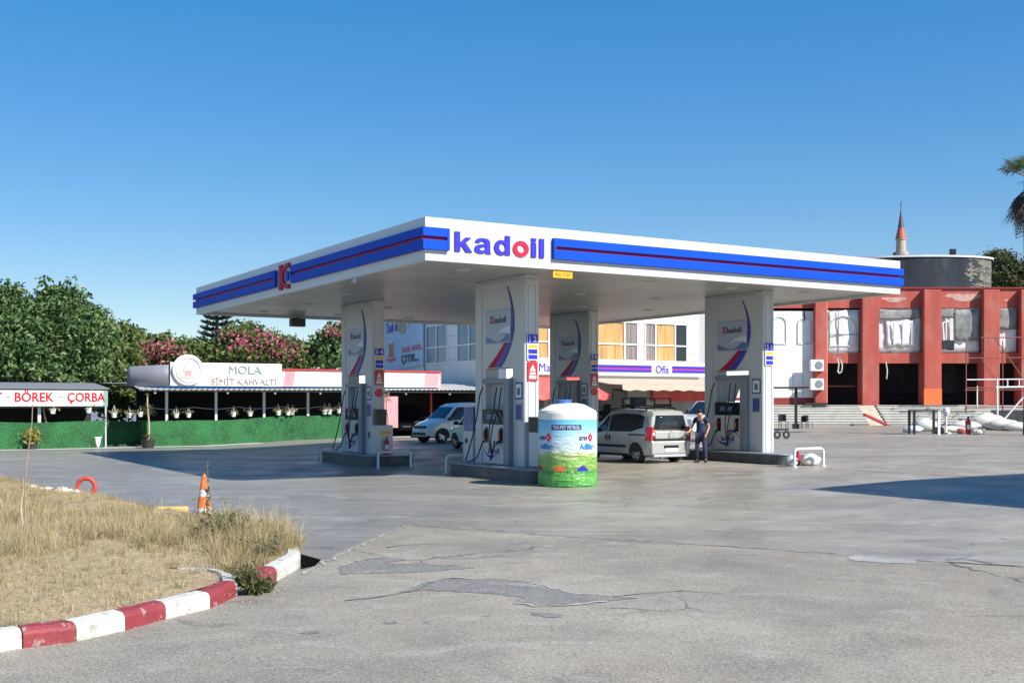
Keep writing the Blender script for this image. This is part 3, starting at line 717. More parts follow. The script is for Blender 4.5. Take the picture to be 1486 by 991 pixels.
def island(u, v, top, label):
    x, y = W(u, v)
    gl = [gz(*W(u+a, v+b)) for a in (-.9,1.35) for b in (-2.2,3.9)]
    t = thing('pump_island', label, 'island', (x,y,0), ANG, 'raised islands under the pumps')
    def rr(x0,x1,y0,y1,r,n=6):
        pts=[]
        for cx,cy,a0 in ((x1-r,y0+r,-90),(x1-r,y1-r,0),(x0+r,y1-r,90),(x0+r,y0+r,180)):
            for i in range(n+1):
                a = R(a0+90*i/n); pts.append((cx+r*math.cos(a),cy+r*math.sin(a)))
        return pts
    b = MB(); b.prism(rr(-.62,1.02,-1.45,3.65,.28),'z',min(gl)-.05,top-.05); b.build('plinth', M['stone'], t, bevel=.015)
    b = MB(); b.prism(rr(-.65,1.05,-1.48,3.68,.30),'z',top-.05,top); b.build('kerb_rim', M['grey'], t, bevel=.015)
    return t
def pump(u, v, top, label):
    """dispenser standing in the niche of a pylon; front faces -u"""
    x, y = W(u, v)
    t = thing('fuel_pump', label, 'fuel pump', (x,y,top), ANG, 'fuel pumps standing in the pylons')
    MB().box(-.12,.56,.98,2.26,.02,1.22).build('cabinet', M['white'], t, bevel=.02)
    MB().box(-.10,.54,.98,2.26,-.0,.03).build('base', M['black'], t)
    sd_ = MB().box(-.17,.60,.66,.97,0,2.58); sd_.build('side_column', M['grey'], t, bevel=.02)
    d = MB().box(-.14,.58,.985,2.27,1.225,1.66).build('display_head', M['screen'], t, bevel=.02)
    MB().box(-.148,-.14,1.35,1.62,1.36,1.52).box(-.148,-.14,1.72,1.98,1.36,1.52).build('price_display', M['panelwave'], d)
    MB().box(-.14,.58,.975,2.30,2.44,2.58).build('top_beam', M['grey'], t, bevel=.02)
    MB().prism([(2.28,1.665),(2.28,2.435),(1.25,2.435),(1.65,1.665)],'x',.20,.24).build('back_shield', M['midgrey'], t)
    for yy in (1.14, 2.04):
        n = MB(); n.mtl(0).box(-.128,-.12,yy-.08,yy+.10,.66,1.12)
        n.box(-.20,-.13,yy-.05,yy+.05,.78,1.06).tube([(-.17,yy,.80),(-.20,yy,.70),(-.26,yy,.64)],.022)
        n.mtl(1).box(-.235,-.20,yy-.03,yy+.04,.82,.98)
        n.build('nozzle', [M['black'], M['orange'] if yy < 1.5 else M['ext']], t, bevel=.008)
    for yy, sw in ((1.22,.25),(1.50,-.05)):
        h = MB(); pts = [(-.05,yy+.05,2.32),(-.12,yy+.03,2.0),(-.18,yy+.0,1.6)]+[(-.22-.16*math.sin(f*3.14),yy+sw*f-.02,1.6-1.5*f) for f in np.linspace(.1,.92,7)]+[(-.30,yy+sw+.05,.14),(-.24,yy+sw-.03,.5),(-.2,yy-.06,.74)]
        h.tube(pts,.02,6); h.build('hose', M['hose'], t)
    h = MB(); h.tube([(-.1,2.30,2.35),(-.18,2.36,2.1),(-.24,2.42,1.5),(-.30,2.56,.9),(-.38,2.72,.35),(-.44,2.80,.08),(-.40,2.60,.05),(-.30,2.3,.2),(-.22,2.08,.72)],.022,6); h.build('hose', M['hose'], t)
    text('kadoil', (-.122,1.62,.42), M['deepblue'], t, w=.66, h=.18, rz=R(-90), depth=.003, bold=.03)
    sw = MB()
    for sgn, ph in ((1,0),(-1,0)):
        vs = []
        for i in range(15):
            f = i/14
            if sgn > 0: yv, z, w_ = 1.66-.62*f, .60-.0*f+.06*math.sin(f*3.14)-.22*max(0,f-.55)**1.5*2, .035+.02*math.sin(f*3.14)
            else: yv, z, w_ = 2.24-.78*f, .44-.26*math.sin(f*2.6)**.8+.04*f, .02+.05*math.sin(f*3.14)
            vs += [(-.1225,yv,z),(-.1225,yv,z+w_)]
        sw.add(vs, [(2*i,2*i+1,2*i+3,2*i+2) for i in range(14)])
    sw.build('swoosh_mark', M['deepblue'], t)
    return t
def rail(u, v, label, lean=0):
    x, y = W(u, v); z = gz(x, y)
    r = MB(); r.tube([(-.62,0,-.03),(-.62,0,.42)]+[(-.62+.14*(1-math.cos(a)),0,.42+.14*math.sin(a)) for a in np.linspace(.3,1.57,4)]+[(.62-.14*(1-math.cos(a)),0,.42+.14*math.sin(a)) for a in np.linspace(1.57,.3,4)]+[(.62,0,.42),(.62,0,-.03)],.045,10)
    for s_ in (-.62,.62): r.cyl((s_,0,-.01),(s_,0,.015),.10,n=12)
    o = r.build('guard_rail', M['steelwhite'], None, loc=(x,y,z), rz=ANG+lean)
    return tag(o, label, 'guard rail', 'white tubular guard rails at the island ends')
SITES = [(0,0,.0,'1 2','nearest white pylon, with number board 1 2, behind the painted tank'),
         (9.3,0,.20,'5 6','right-hand white pylon beside the man in dark blue'),
         (-.30,10.1,.0,'3 4','left-hand white pylon with a fire extinguisher at its foot'),
         (9.3,10.1,.20,'7 8','farthest white pylon, half hidden behind the painted tank')]
for i, (u, v, dz, nums, lab) in enumerate(SITES):
    top = [.40,.62,.40,.62][i]
    pylon(u, v, dz, nums, lab, noticered=(i != 1))
    island(u, v, top, ['dark stone pump island behind the painted tank','dark stone pump island at the feet of the man in dark blue','dark stone pump island under the left-hand pylon','dark stone pump island under the farthest pylon'][i])
    pump(u, v, top, ['fuel pump in the nearest pylon with an orange nozzle hanging','fuel pump in the right-hand pylon beside the man in dark blue','fuel pump in the left-hand pylon near the fire extinguisher','fuel pump in the farthest pylon behind the painted tank'][i])
rail(-.55,7.7,'white guard rail in front of the left-hand pylon and fire extinguisher')
rail(-.30,13.95,'white guard rail at the far end of the left-hand island')
rail(.15,4.0,'white guard rail at the far end of the nearest island')
rail(8.85,-2.5,'white guard rail in front of the right-hand island with a sack behind it')
# ------------------------------------------------------------------ things on the islands
tx, ty = W(-.10,-2.36); tz = gz(tx,ty)
# printed drum tank
def wrap_mat():
    m = bpy.data.materials.new('printed_wrap'); m.use_nodes = True; nt = m.node_tree; b = nt.nodes['Principled BSDF']; L = nt.links.new
    tc = nd(nt,'ShaderNodeTexCoord'); sx = nd(nt,'ShaderNodeSeparateXYZ'); L(tc.outputs['Object'], sx.inputs[0])
    n = nd(nt,'ShaderNodeTexNoise'); n.inputs['Scale'].default_value=2.2; n.inputs['Detail'].default_value=4; L(tc.outputs['Object'], n.inputs['Vector'])
    ad = nd(nt,'ShaderNodeMath', operation='MULTIPLY_ADD'); L(n.outputs['Fac'], ad.inputs[0]); ad.inputs[1].default_value=.34; L(sx.outputs[2], ad.inputs[2])
    r = nd(nt,'ShaderNodeMapRange'); r.inputs[1].default_value=.17; r.inputs[2].default_value=2.17; L(ad.outputs[0], r.inputs[0])
    cr = nd(nt,'ShaderNodeValToRGB'); el = cr.color_ramp.elements
    for c_, p in (((.06,.30,.06),0),((.14,.42,.09),.14),((.08,.30,.06),.22),((.28,.42,.10),.28),((.17,.38,.08),.34),((.36,.48,.16),.42),((.55,.66,.56),.47),((.50,.68,.78),.62),((.22,.56,.76),.80),((.02,.38,.66),1)):
        if p in (0,1): e_ = el[0] if p==0 else el[-1]
        else: e_ = el.new(p)
        e_.color = (*c_,1)
    L(r.outputs[0], cr.inputs[0])
    # blades of grass at the foot
    mp = nd(nt,'ShaderNodeMapping'); mp.inputs['Scale'].default_value=(14,14,1.2); L(tc.outputs['Object'], mp.inputs[0])
    n2 = nd(nt,'ShaderNodeTexNoise'); n2.inputs['Scale'].default_value=1.6; n2.inputs['Detail'].default_value=3; L(mp.outputs[0], n2.inputs['Vector'])
    m2 = nd(nt,'ShaderNodeMapRange'); m2.inputs[1].default_value=.3; m2.inputs[2].default_value=.7; m2.inputs[3].default_value=.65; m2.inputs[4].default_value=1.3; L(n2.outputs['Fac'], m2.inputs[0])
    zl = nd(nt,'ShaderNodeMapRange'); zl.inputs[1].default_value=.34; zl.inputs[2].default_value=.5; zl.inputs[3].default_value=1; zl.inputs[4].default_value=.0; L(sx.outputs[2], zl.inputs[0])
    mx = nd(nt,'ShaderNodeMix', data_type='RGBA', blend_type='MULTIPLY'); L(zl.outputs[0], mx.inputs['Factor']); L(cr.outputs[0], mx.inputs[6]); L(m2.outputs[0], mx.inputs[7])
    L(mx.outputs[2], b.inputs['Base Color']); b.inputs['Roughness'].default_value=.35
    mp3 = nd(nt,'ShaderNodeMapping'); mp3.inputs['Scale'].default_value=(1,1,3.2); L(tc.outputs['Object'], mp3.inputs[0])
    n3 = nd(nt,'ShaderNodeTexNoise'); n3.inputs['Scale'].default_value=2.4; n3.inputs['Detail'].default_value=2; n3.inputs['Distortion'].default_value=.8; L(mp3.outputs[0], n3.inputs['Vector'])
    bp = nd(nt,'ShaderNodeBump'); bp.inputs['Distance'].default_value=.12
    zw = nd(nt,'ShaderNodeMapRange'); zw.inputs[1].default_value=1.45; zw.inputs[2].default_value=1.05; zw.inputs[3].default_value=.12; zw.inputs[4].default_value=.75; L(sx.outputs[2], zw.inputs[0]); L(zw.outputs[0], bp.inputs['Strength'])
    L(n3.outputs['Fac'], bp.inputs['Height']); L(bp.outputs[0], b.inputs['Normal'])
    return m
TR = .80
tank = thing('drum_tank', 'round tank wrapped in a blue sky and green grass print, domed white top', 'tank', (tx,ty,tz), 0)
MB().lathe([(.0,.0),(TR-.01,0),(TR+.004,.03),(TR+.004,1.78),(TR-.01,1.80)],64).build('printed_wrap', wrap_mat(), tank)
MB().lathe([(TR-.01,1.79),(TR,1.80),(TR-.005,1.96),(TR-.03,2.03),(TR-.12,2.08),(.45,2.20),(.25,2.235),(0,2.24)],64).build('dome', M['cream'], tank)
q = MB().lathe([(.0,2.33),(.21,2.33),(.23,2.31),(.23,2.215),(.27,2.21),(.27,2.17)],32,(-.12,-.05,0)); q.build('lid', mat('blue_lid',(.04,.14,.42),.4), tank)
# writing bent round the wrap
def wraptext(txt, ang, z, h, m, r=TR+.006, bold=.02, w=None, shear=0):
    o = text(txt, (0,0,0), m, tank, h=h, w=w, depth=.004, bold=bold, shear=shear)
    me = o.data; n = len(me.vertices); co = np.empty(n*3,np.float32); me.vertices.foreach_get('co',co); co = co.reshape(-1,3)
    a = ang+co[:,0]/r; rr_ = r-co[:,1]
    q_ = np.stack([rr_*np.sin(a), -rr_*np.cos(a), co[:,2]+z],1); me.vertices.foreach_set('co', q_.astype(np.float32).ravel()); me.update(); return o
def wrapplate(name, a0, a1, z0, z1, m, r=TR+.005):
    q = MB(); vs = []
    for i in range(13):
        a = a0+(a1-a0)*i/12; vs += [(r*math.sin(a),-r*math.cos(a),z0),(r*math.sin(a),-r*math.cos(a),z1)]
    q.add(vs, [(2*i,2*i+2,2*i+3,2*i+1) for i in range(12)]); return q.build(name, m, tank)
vd = math.atan2(tx, ty)*-1        # direction facing the camera
A0 = -vd*0+math.atan2(-tx, ty)*1.0
A0 = math.atan2(-tx, ty)
M['prtnavy'] = mat('print_navy', (.01,.03,.18), .4); M['prtblue'] = mat('print_blue', (.01,.20,.58), .4); M['prtgrey'] = mat('print_grey', (.05,.05,.06), .4)
wrapplate('title_plate', A0-.56, A0+.48, 1.52, 1.66, M['prtnavy'])
wraptext('TEX-PET PETROL', A0-.04, 1.59, .085, M['white'], r=TR+.008, w=.76)
for k, a in enumerate((A0-.86, A0+.68, A0+2.2, A0-2.4)):
    wraptext('aras', a-.13, 1.30, .105, M['prtgrey'], w=.26, shear=.2, bold=.03)
    d = MB(); c_ = a+.17; r_ = TR+.007
    def pt(da, dz, rr=0): return ((r_+rr)*math.sin(c_+da), -(r_+rr)*math.cos(c_+da), 1.32+dz)
    d.mtl(0)
    for i_ in range(10):
        x_,y_=-.135+.027*i_,-.135+.027*(i_+1); h0,h1=.135-abs(x_),.135-abs(y_); d.add([pt(x_,-h0),pt(y_,-h1),pt(y_,h1),pt(x_,h0)],[(0,1,2,3)])
    d.mtl(1).add([pt(-.04,-.02,.004),pt(.04,-.02,.004),pt(.03,.008,.004),pt(.0,.03,.004),pt(-.03,.008,.004)],[(0,1,2,3,4)])
    d.build('diamond_mark', [M['letterred'], M['white']], tank)
    wraptext('AdBlue', a+.04, 1.08, .155, M['prtblue'], w=.52, bold=.05)
for a, m_ in ((A0-.28,'orange'),(A0+.52,'deepblue'),(A0-1.2,'red')):     # little vehicles printed on the landscape
    d = MB(); r_ = TR+.007
    pr = [(-.2,.05),(-.12,.08),(-.06,.14),(0,.15),(.08,.13),(.13,.09),(.22,.06)]
    vv=[]
    for x,z in pr: vv += [(r_*math.sin(a+x),-r_*math.cos(a+x),.43),(r_*math.sin(a+x),-r_*math.cos(a+x),.43+z)]
    d.add(vv,[(2*i_,2*i_+2,2*i_+3,2*i_+1) for i_ in range(6)]); d.build('printed_car', M[m_], tank)
wrapplate('printed_road', A0-1.4, A0+1.4, .37,.41, M['prtgrey'])

# second dispenser, in front of the nearest pylon, turned to the front
ax, ay = W(.02,-.72)
ad = thing('adblue_pump', 'low black and white pump with a blue swirl squeezed between pylon and tank', 'fuel pump', (ax,ay,.40), ANG)
MB().box(0,.62,0,.55,.02,1.02).build('cabinet', M['white'], ad, bevel=.02)
MB().box(-.012,.63,-.015,.56,1.025,1.46).build('display_head', M['screen'], ad, bevel=.02)
MB().box(.08,.36,-.02,-.016,1.16,1.34).build('price_display', M['panelwave'], ad)
q = MB(); q.add([(0,-.004,.03),(.62,-.004,.03),(.62,-.004,.52),(.40,-.004,.44),(.18,-.004,.32),(0,-.004,.18)],[(0,1,2,3,4,5)]); q.build('blue_swirl', M['deepblue'], ad)
q = MB(); q.add([(0,-.006,.20),(.2,-.006,.32),(.5,-.006,.40),(.5,-.006,.43),(.2,-.006,.36),(0,-.006,.24)],[(0,1,2,3,4,5)]); q.build('pale_swirl', M['white'], ad)
MB().box(.22,.34,-.07,-.005,.55,.92).tube([(.28,-.06,.6),(.28,-.1,.5)],.025).build('nozzle', M['black'], ad, bevel=.01)
h = MB(); h.tube([(.02,-.05,1.2),(-.05,-.12,.8),(-.12,-.2,.3),(-.16,-.25,-.1),(-.2,-.28,-.36),(-.1,-.3,-.38),(0,-.26,-.2),(.1,-.2,.1),(.28,-.1,.52)],.02,6); h.build('hose', M['hose'], ad)

# glazed pay desk panel on the far end of the nearest island
px_, py_ = W(-.05,3.05)
ps = thing('payment_screen', 'white lower panel with a blue tinted pane above, beside the nearest pylon', 'kiosk', (px_,py_,.40), ANG)
MB().box(0,.45,0,.62,0,.98).build('lower_panel', M['pylon'], ps, bevel=.01)
q = MB().box(.02,.43,0,.60,.985,1.72); q.build('pane', mat('blue_tinted_pane',(.09,.14,.30),.08,var=.4,scale=3), ps)
MB().box(0,.45,-.01,.62,1.725,1.76).build('top_rail', M['pylon'], ps)
MB().box(-.03,-.002,.33,.45,.60,.74).build('lock_box', M['black'], ps)

# left-hand pylon extras
def extinguisher(x, y, z, label, tilt=0):
    e = thing('fire_extinguisher', label, 'fire extinguisher', (x,y,z), .3)
    MB().lathe([(.0,0),(.075,0),(.085,.02),(.085,.42),(.06,.50),(.03,.53),(.03,.56)],18).build('cylinder', M['ext'], e)
    MB().box(-.02,.02,-.03,.03,.56,.62).box(-.02,.10,-.012,.012,.62,.64).tube([(0,.03,.58),(.0,.12,.56),(.0,.13,.4),(0,.10,.2)],.012).build('valve', M['black'], e)
    q = MB(); vs=[]; 
    for i in range(9):
        a = -2.6+2.0*i/8; vs += [(.0865*math.cos(a),.0865*math.sin(a),.18),(.0865*math.cos(a),.0865*math.sin(a),.34)]
    q.add(vs,[(2*i,2*i+2,2*i+3,2*i+1) for i in range(8)]); q.build('paper_label', M['notice'], e)
    return e
exx = W(-.02,9.50)
extinguisher(*exx,.40,'red fire extinguisher standing at the foot of the left-hand pylon')
bx, by = W(-.04,9.55)
wb = thing('wall_cabinet', 'white island cabinet with a black box on top beside the left-hand pylon', 'cabinet', (*W(-.40,9.66),.40), ANG)
MB().box(0,.70,.0,.40,0,1.05).build('body', M['pylon'], wb, bevel=.015)
MB().box(.06,.46,.0,.32,1.055,1.62).build('black_box', M['black'], wb, bevel=.02)
MB().box(.20,.62,-.012,-.001,.72,.84).build('orange_label', M['yellow'], wb)
MB().box(-.02,-.002,.5,.62,.58,.80).build('lock_box', M['black'], wb)
# no-smoking plates on left-hand and farthest pylons
for (uu,vv,dz,lab) in ((-.30,10.1,0,'dark red hexagonal warning plate under the notices of the left-hand pylon'),(9.3,10.1,.2,'dark red hexagonal warning plate on the farthest pylon')):
    q = MB(); q.prism([(.237+.17*math.cos(a),2.62+dz*.5+.17*math.sin(a)) for a in np.linspace(0,6.283,7)[:-1]],'y',-.045,-.023)
    tag(q.build('warning_plate', M['signred'], None, loc=(*W(uu,vv),0), rz=ANG), lab, 'warning plate', 'hexagonal warning plates')

# sacks and lamp shells left behind the right-hand rail
def sack(x, y, z, rx, ry, rz_, rot, m, label, cat='sack', name='sack'):
    b = MB(); n, k = 18, 9; vs = []
    for j in range(k+1):
        th = math.pi*j/k
        for i in range(n):
            ph = 2*math.pi*i/n
            f = 1+.10*math.sin(3*ph+j)+.06*math.sin(5*ph-2*j)
            vs.append((rx*f*math.sin(th)*math.cos(ph), ry*f*math.sin(th)*math.sin(ph), max(-.72*rz_, rz_*math.cos(th)*(1+.08*math.sin(2*ph)))+.72*rz_))
    b.smooth=True; b.add(vs,[(j*n+i,(j+1)*n+i,(j+1)*n+(i+1)%n,j*n+(i+1)%n) for j in range(k) for i in range(n)])
    o = b.build(name, m, None, loc=(x,y,z), rz=rot); return tag(o, label, cat)
for (px,py,a,b_,c,m_,lab) in ((1176,673,.36,.26,.22,'cream','pale lumpy sack lying behind the right-hand guard rail'),(1148,674,.22,.2,.2,'bag','small white bundle beside the right-hand island end'),(1158,672,.09,.09,.28,'redtrim','dark red cloth bundle just inside the left leg of the right-hand guard rail')):
    X,Y,Z = G(px,py+2); sack(X,Y,Z,a,b_,c,random.random(),M[m_],lab)
# cone, tyre and litter at the verge
X,Y,Z = G(296,757)
cn = thing('traffic_cone','orange and white striped traffic cone standing in the weeds of the verge','traffic cone',(X,Y,Z+.02),.4)
cn.scale = (.78,.78,.93)
q = MB(); prof=[(.205,.03),(.180,.19),(.166,.27),(.130,.50),(.108,.64),(.05,.93),(.035,.955),(0,.96)]
q.lathe(prof,24,mats=[0,1,0,1,0,0,0]); q.build('cone_body',[M['orange'],M['white']],cn)
MB().box(-.24,.24,-.24,.24,0,.035).build('base',M['orange'],cn,bevel=.02)
X,Y,Z = G(125,716)
q = MB(); n,k=28,10; vs=[]
for i in range(n):
    a=2*math.pi*i/n
    for j in range(k):
        b_=2*math.pi*j/k; r_=.21+.055*math.cos(b_); vs.append((r_*math.cos(a),.055*math.sin(b_),r_*math.sin(a)))
q.smooth=True; q.add(vs,[(i*k+j,i*k+(j+1)%k,((i+1)%n)*k+(j+1)%k,((i+1)%n)*k+j) for i in range(n) for j in range(k)])
tag(q.build('painted_tyre',M['tyrered'],None,loc=(X,Y,Z+.17),rz=.15),'small red painted tyre standing half buried at the back of the verge','tyre')
def rock(x,y,z,s_,m_,label,cat='rock',name='rock',sq=(1,1,.7)):
    b=MB(); n,k=8,5; vs=[]; 
    for j in range(k+1):
        th=math.pi*j/k
        for i in range(n):
            ph=2*math.pi*i/n; f=s_*(.8+.4*random.random())
            vs.append((f*math.sin(th)*math.cos(ph)*sq[0],f*math.sin(th)*math.sin(ph)*sq[1],f*math.cos(th)*sq[2]))
    b.add(vs,[(j*n+i,(j+1)*n+i,(j+1)*n+(i+1)%n,j*n+(i+1)%n) for j in range(k) for i in range(n)])
    return tag(b.build(name,m_,None,loc=(x,y,z+s_*.35),rz=random.random()*3),label,cat)
rk=[(48,713,.16,'rock','pale grey rock at the left end of the rock row behind the verge'),(58,713,.11,'rock','small pale rock second from the left in the row behind the verge'),(71,714,.14,'rock','pale rock between two broken bricks behind the verge'),(80,715,.12,'rubblebrick','broken red brick in the rock row behind the verge'),(90,716,.17,'rock','upright whitish rock near the middle of the row behind the verge'),(101,715,.11,'rock','low whitish rock two stones left of the red tyre'),(111,715,.10,'rock','small whitish rock touching the red tyre')]
for px,py,s_,m_,lab in rk:
    X,Y,Z=G(px,py+3); o=rock(X,Y,Z+.04,s_,M[m_],lab); o['group']='rocks in a row behind the verge'
X,Y,Z=G(250,751)
q=MB().box(-.30,.30,-.09,.09,0,.12); tag(q.build('broken_board',M['brick'],None,bevel=.03,loc=(X,Y,Z+.10),rz=.1),'broken yellow slab lying at the back of the verge near the cone','slab')
# sticks in the verge
for (p0,h_,lean,r_,m_,lab) in (((32,792),2.15,(.10,.1),.014,'wood','tall thin dry stalk leaning over the verge at the far left'),((31,768),.95,(.02,0),.028,'palebark','short pale wooden stake in the verge at the far left'),((31,800),1.05,(.17,.15),.016,'wood','leaning brown stick crossing the pale stake in the verge')):
    X,Y,Z=G(*p0); X*=.9; Y*=.9
    q=MB(); pts=[(lean[0]*f**1.3+.02*math.sin(f*9),lean[1]*f,h_*f) for f in np.linspace(0,1,9)]
    q.tube(pts,[r_*(1-.5*f) for f in np.linspace(0,1,9)],7)
    tag(q.build('stick',M[m_],None,loc=(X,Y,.10)),lab,'stick')
# weeds: stems with little leaves, each a plant
def weed(px, py, h_, ns, spread, m_, label, leaf=.035, per=26, z0=.12, name='weed'):
    X,Y,Z=G(px,py); sc_ = (H-z0-.03)/H; X*=sc_; Y*=sc_
    t=thing(name,label,'weed',(X,Y,z0),0)
    st=MB(); cs=[]
    for i in range(ns):
        a=random.random()*6.283; sp=spread*random.random()**.6; hh=h_*(.55+.45*random.random()); b0=spread*.35*random.random()
        pts=[(math.cos(a)*(b0+sp*f*f),math.sin(a)*(b0+sp*f*f),hh*f*(1-.12*f)) for f in np.linspace(0,1,6)]
        st.tube(pts,[.006*(1-.6*f) for f in np.linspace(0,1,6)],4,caps=False)
        for j in range(per):
            f=.12+.88*random.random(); p=Vector((math.cos(a)*(b0+sp*f*f),math.sin(a)*(b0+sp*f*f),hh*f*(1-.12*f)))
            cs.append(p+Vector((random.gauss(0,.02),random.gauss(0,.02),random.gauss(0,.02)))*(1.6-f))
    st.build('stem',M['wood'],t)
    quads_mesh('leaves',leaf_quads(np.array(cs),leaf,.34),4,m_,t)
    return t
weed(300,758,1.30,4,.09,F_WEED,'tall grey green weed rising behind the traffic cone',.035,36)
weed(286,772,1.0,3,.12,F_WEED,'thin tall weed just left of the traffic cone',.022,16)
weed(312,788,.62,34,.42,F_WEED,'wide bushy grey green weed in front of the traffic cone',.030,44)
weed(345,790,.60,34,.42,F_WEED,'grey green weed right of the traffic cone',.030,44)
weed(390,808,.40,22,.36,F_WEED,'low weed at the right tip of the verge',.026,36)
weed(370,858,.27,46,.24,F_DARKWEED,'dark green bush growing through the gap in the kerb',.026,34,.0)
weed(384,856,.15,26,.13,F_DARKWEED,'small green weed at the foot of the second kerb piece',.024,30,.0)
weed(356,846,.30,30,.26,F_DARKWEED,'dark weed behind the gap in the kerb',.022,34,.1)
weed(170,785,.34,26,.40,F_STRAWB,'dark thin weed in the middle of the straw',.014,20)
weed(120,788,.34,26,.45,F_STRAWB,'dark thin weed left of the middle of the straw',.014,20)
weed(215,748,.50,10,.30,F_WEED,'sparse weed behind the yellow slab',.016,18)
weed(332,774,.80,16,.35,F_WEED,'feathery weed between the cone and the tip of the verge',.014,30)
weed(230,800,.32,24,.45,F_DARKWEED,'low weed in the straw in front of the yellow slab',.014,24)
# loose stones and crumbs of concrete on the apron
v=[];f=[]
pts=[]
for _ in range(520):
    px=random.uniform(150,1480); py=random.uniform(775,985)
    if px<440 and py<960-.35*px+60: continue
    pts.append(G(px,py)+(random.uniform(.002,.008),))
for _ in range(90): 
    px=random.uniform(345,470); pts.append(G(px,880-.42*(px-345)+random.gauss(0,6))+(random.uniform(.003,.014),))
for _ in range(160):
    px=random.uniform(0,340); pts.append(G(px,955-.24*px+random.gauss(2,5))+(random.uniform(.003,.011),))
q=MB()
for X,Y,Z,r in pts:
    a=random.random()*6; vs=[]
    for k in range(5): vs.append((X+r*math.cos(a+1.26*k)*(.7+.6*random.random()),Y+r*math.sin(a+1.26*k)*(.7+.6*random.random()),Z+.004))
    vs.append((X,Y,Z+.006+r*.8)); q.add(vs,[(k,(k+1)%5,5) for k in range(5)])
o=q.build('gravel',mat('dusty_stone',(.24,.225,.20),.9,var=.5,scale=3)); structure(o,'stuff'); o['label']='loose stones scattered on the concrete apron'
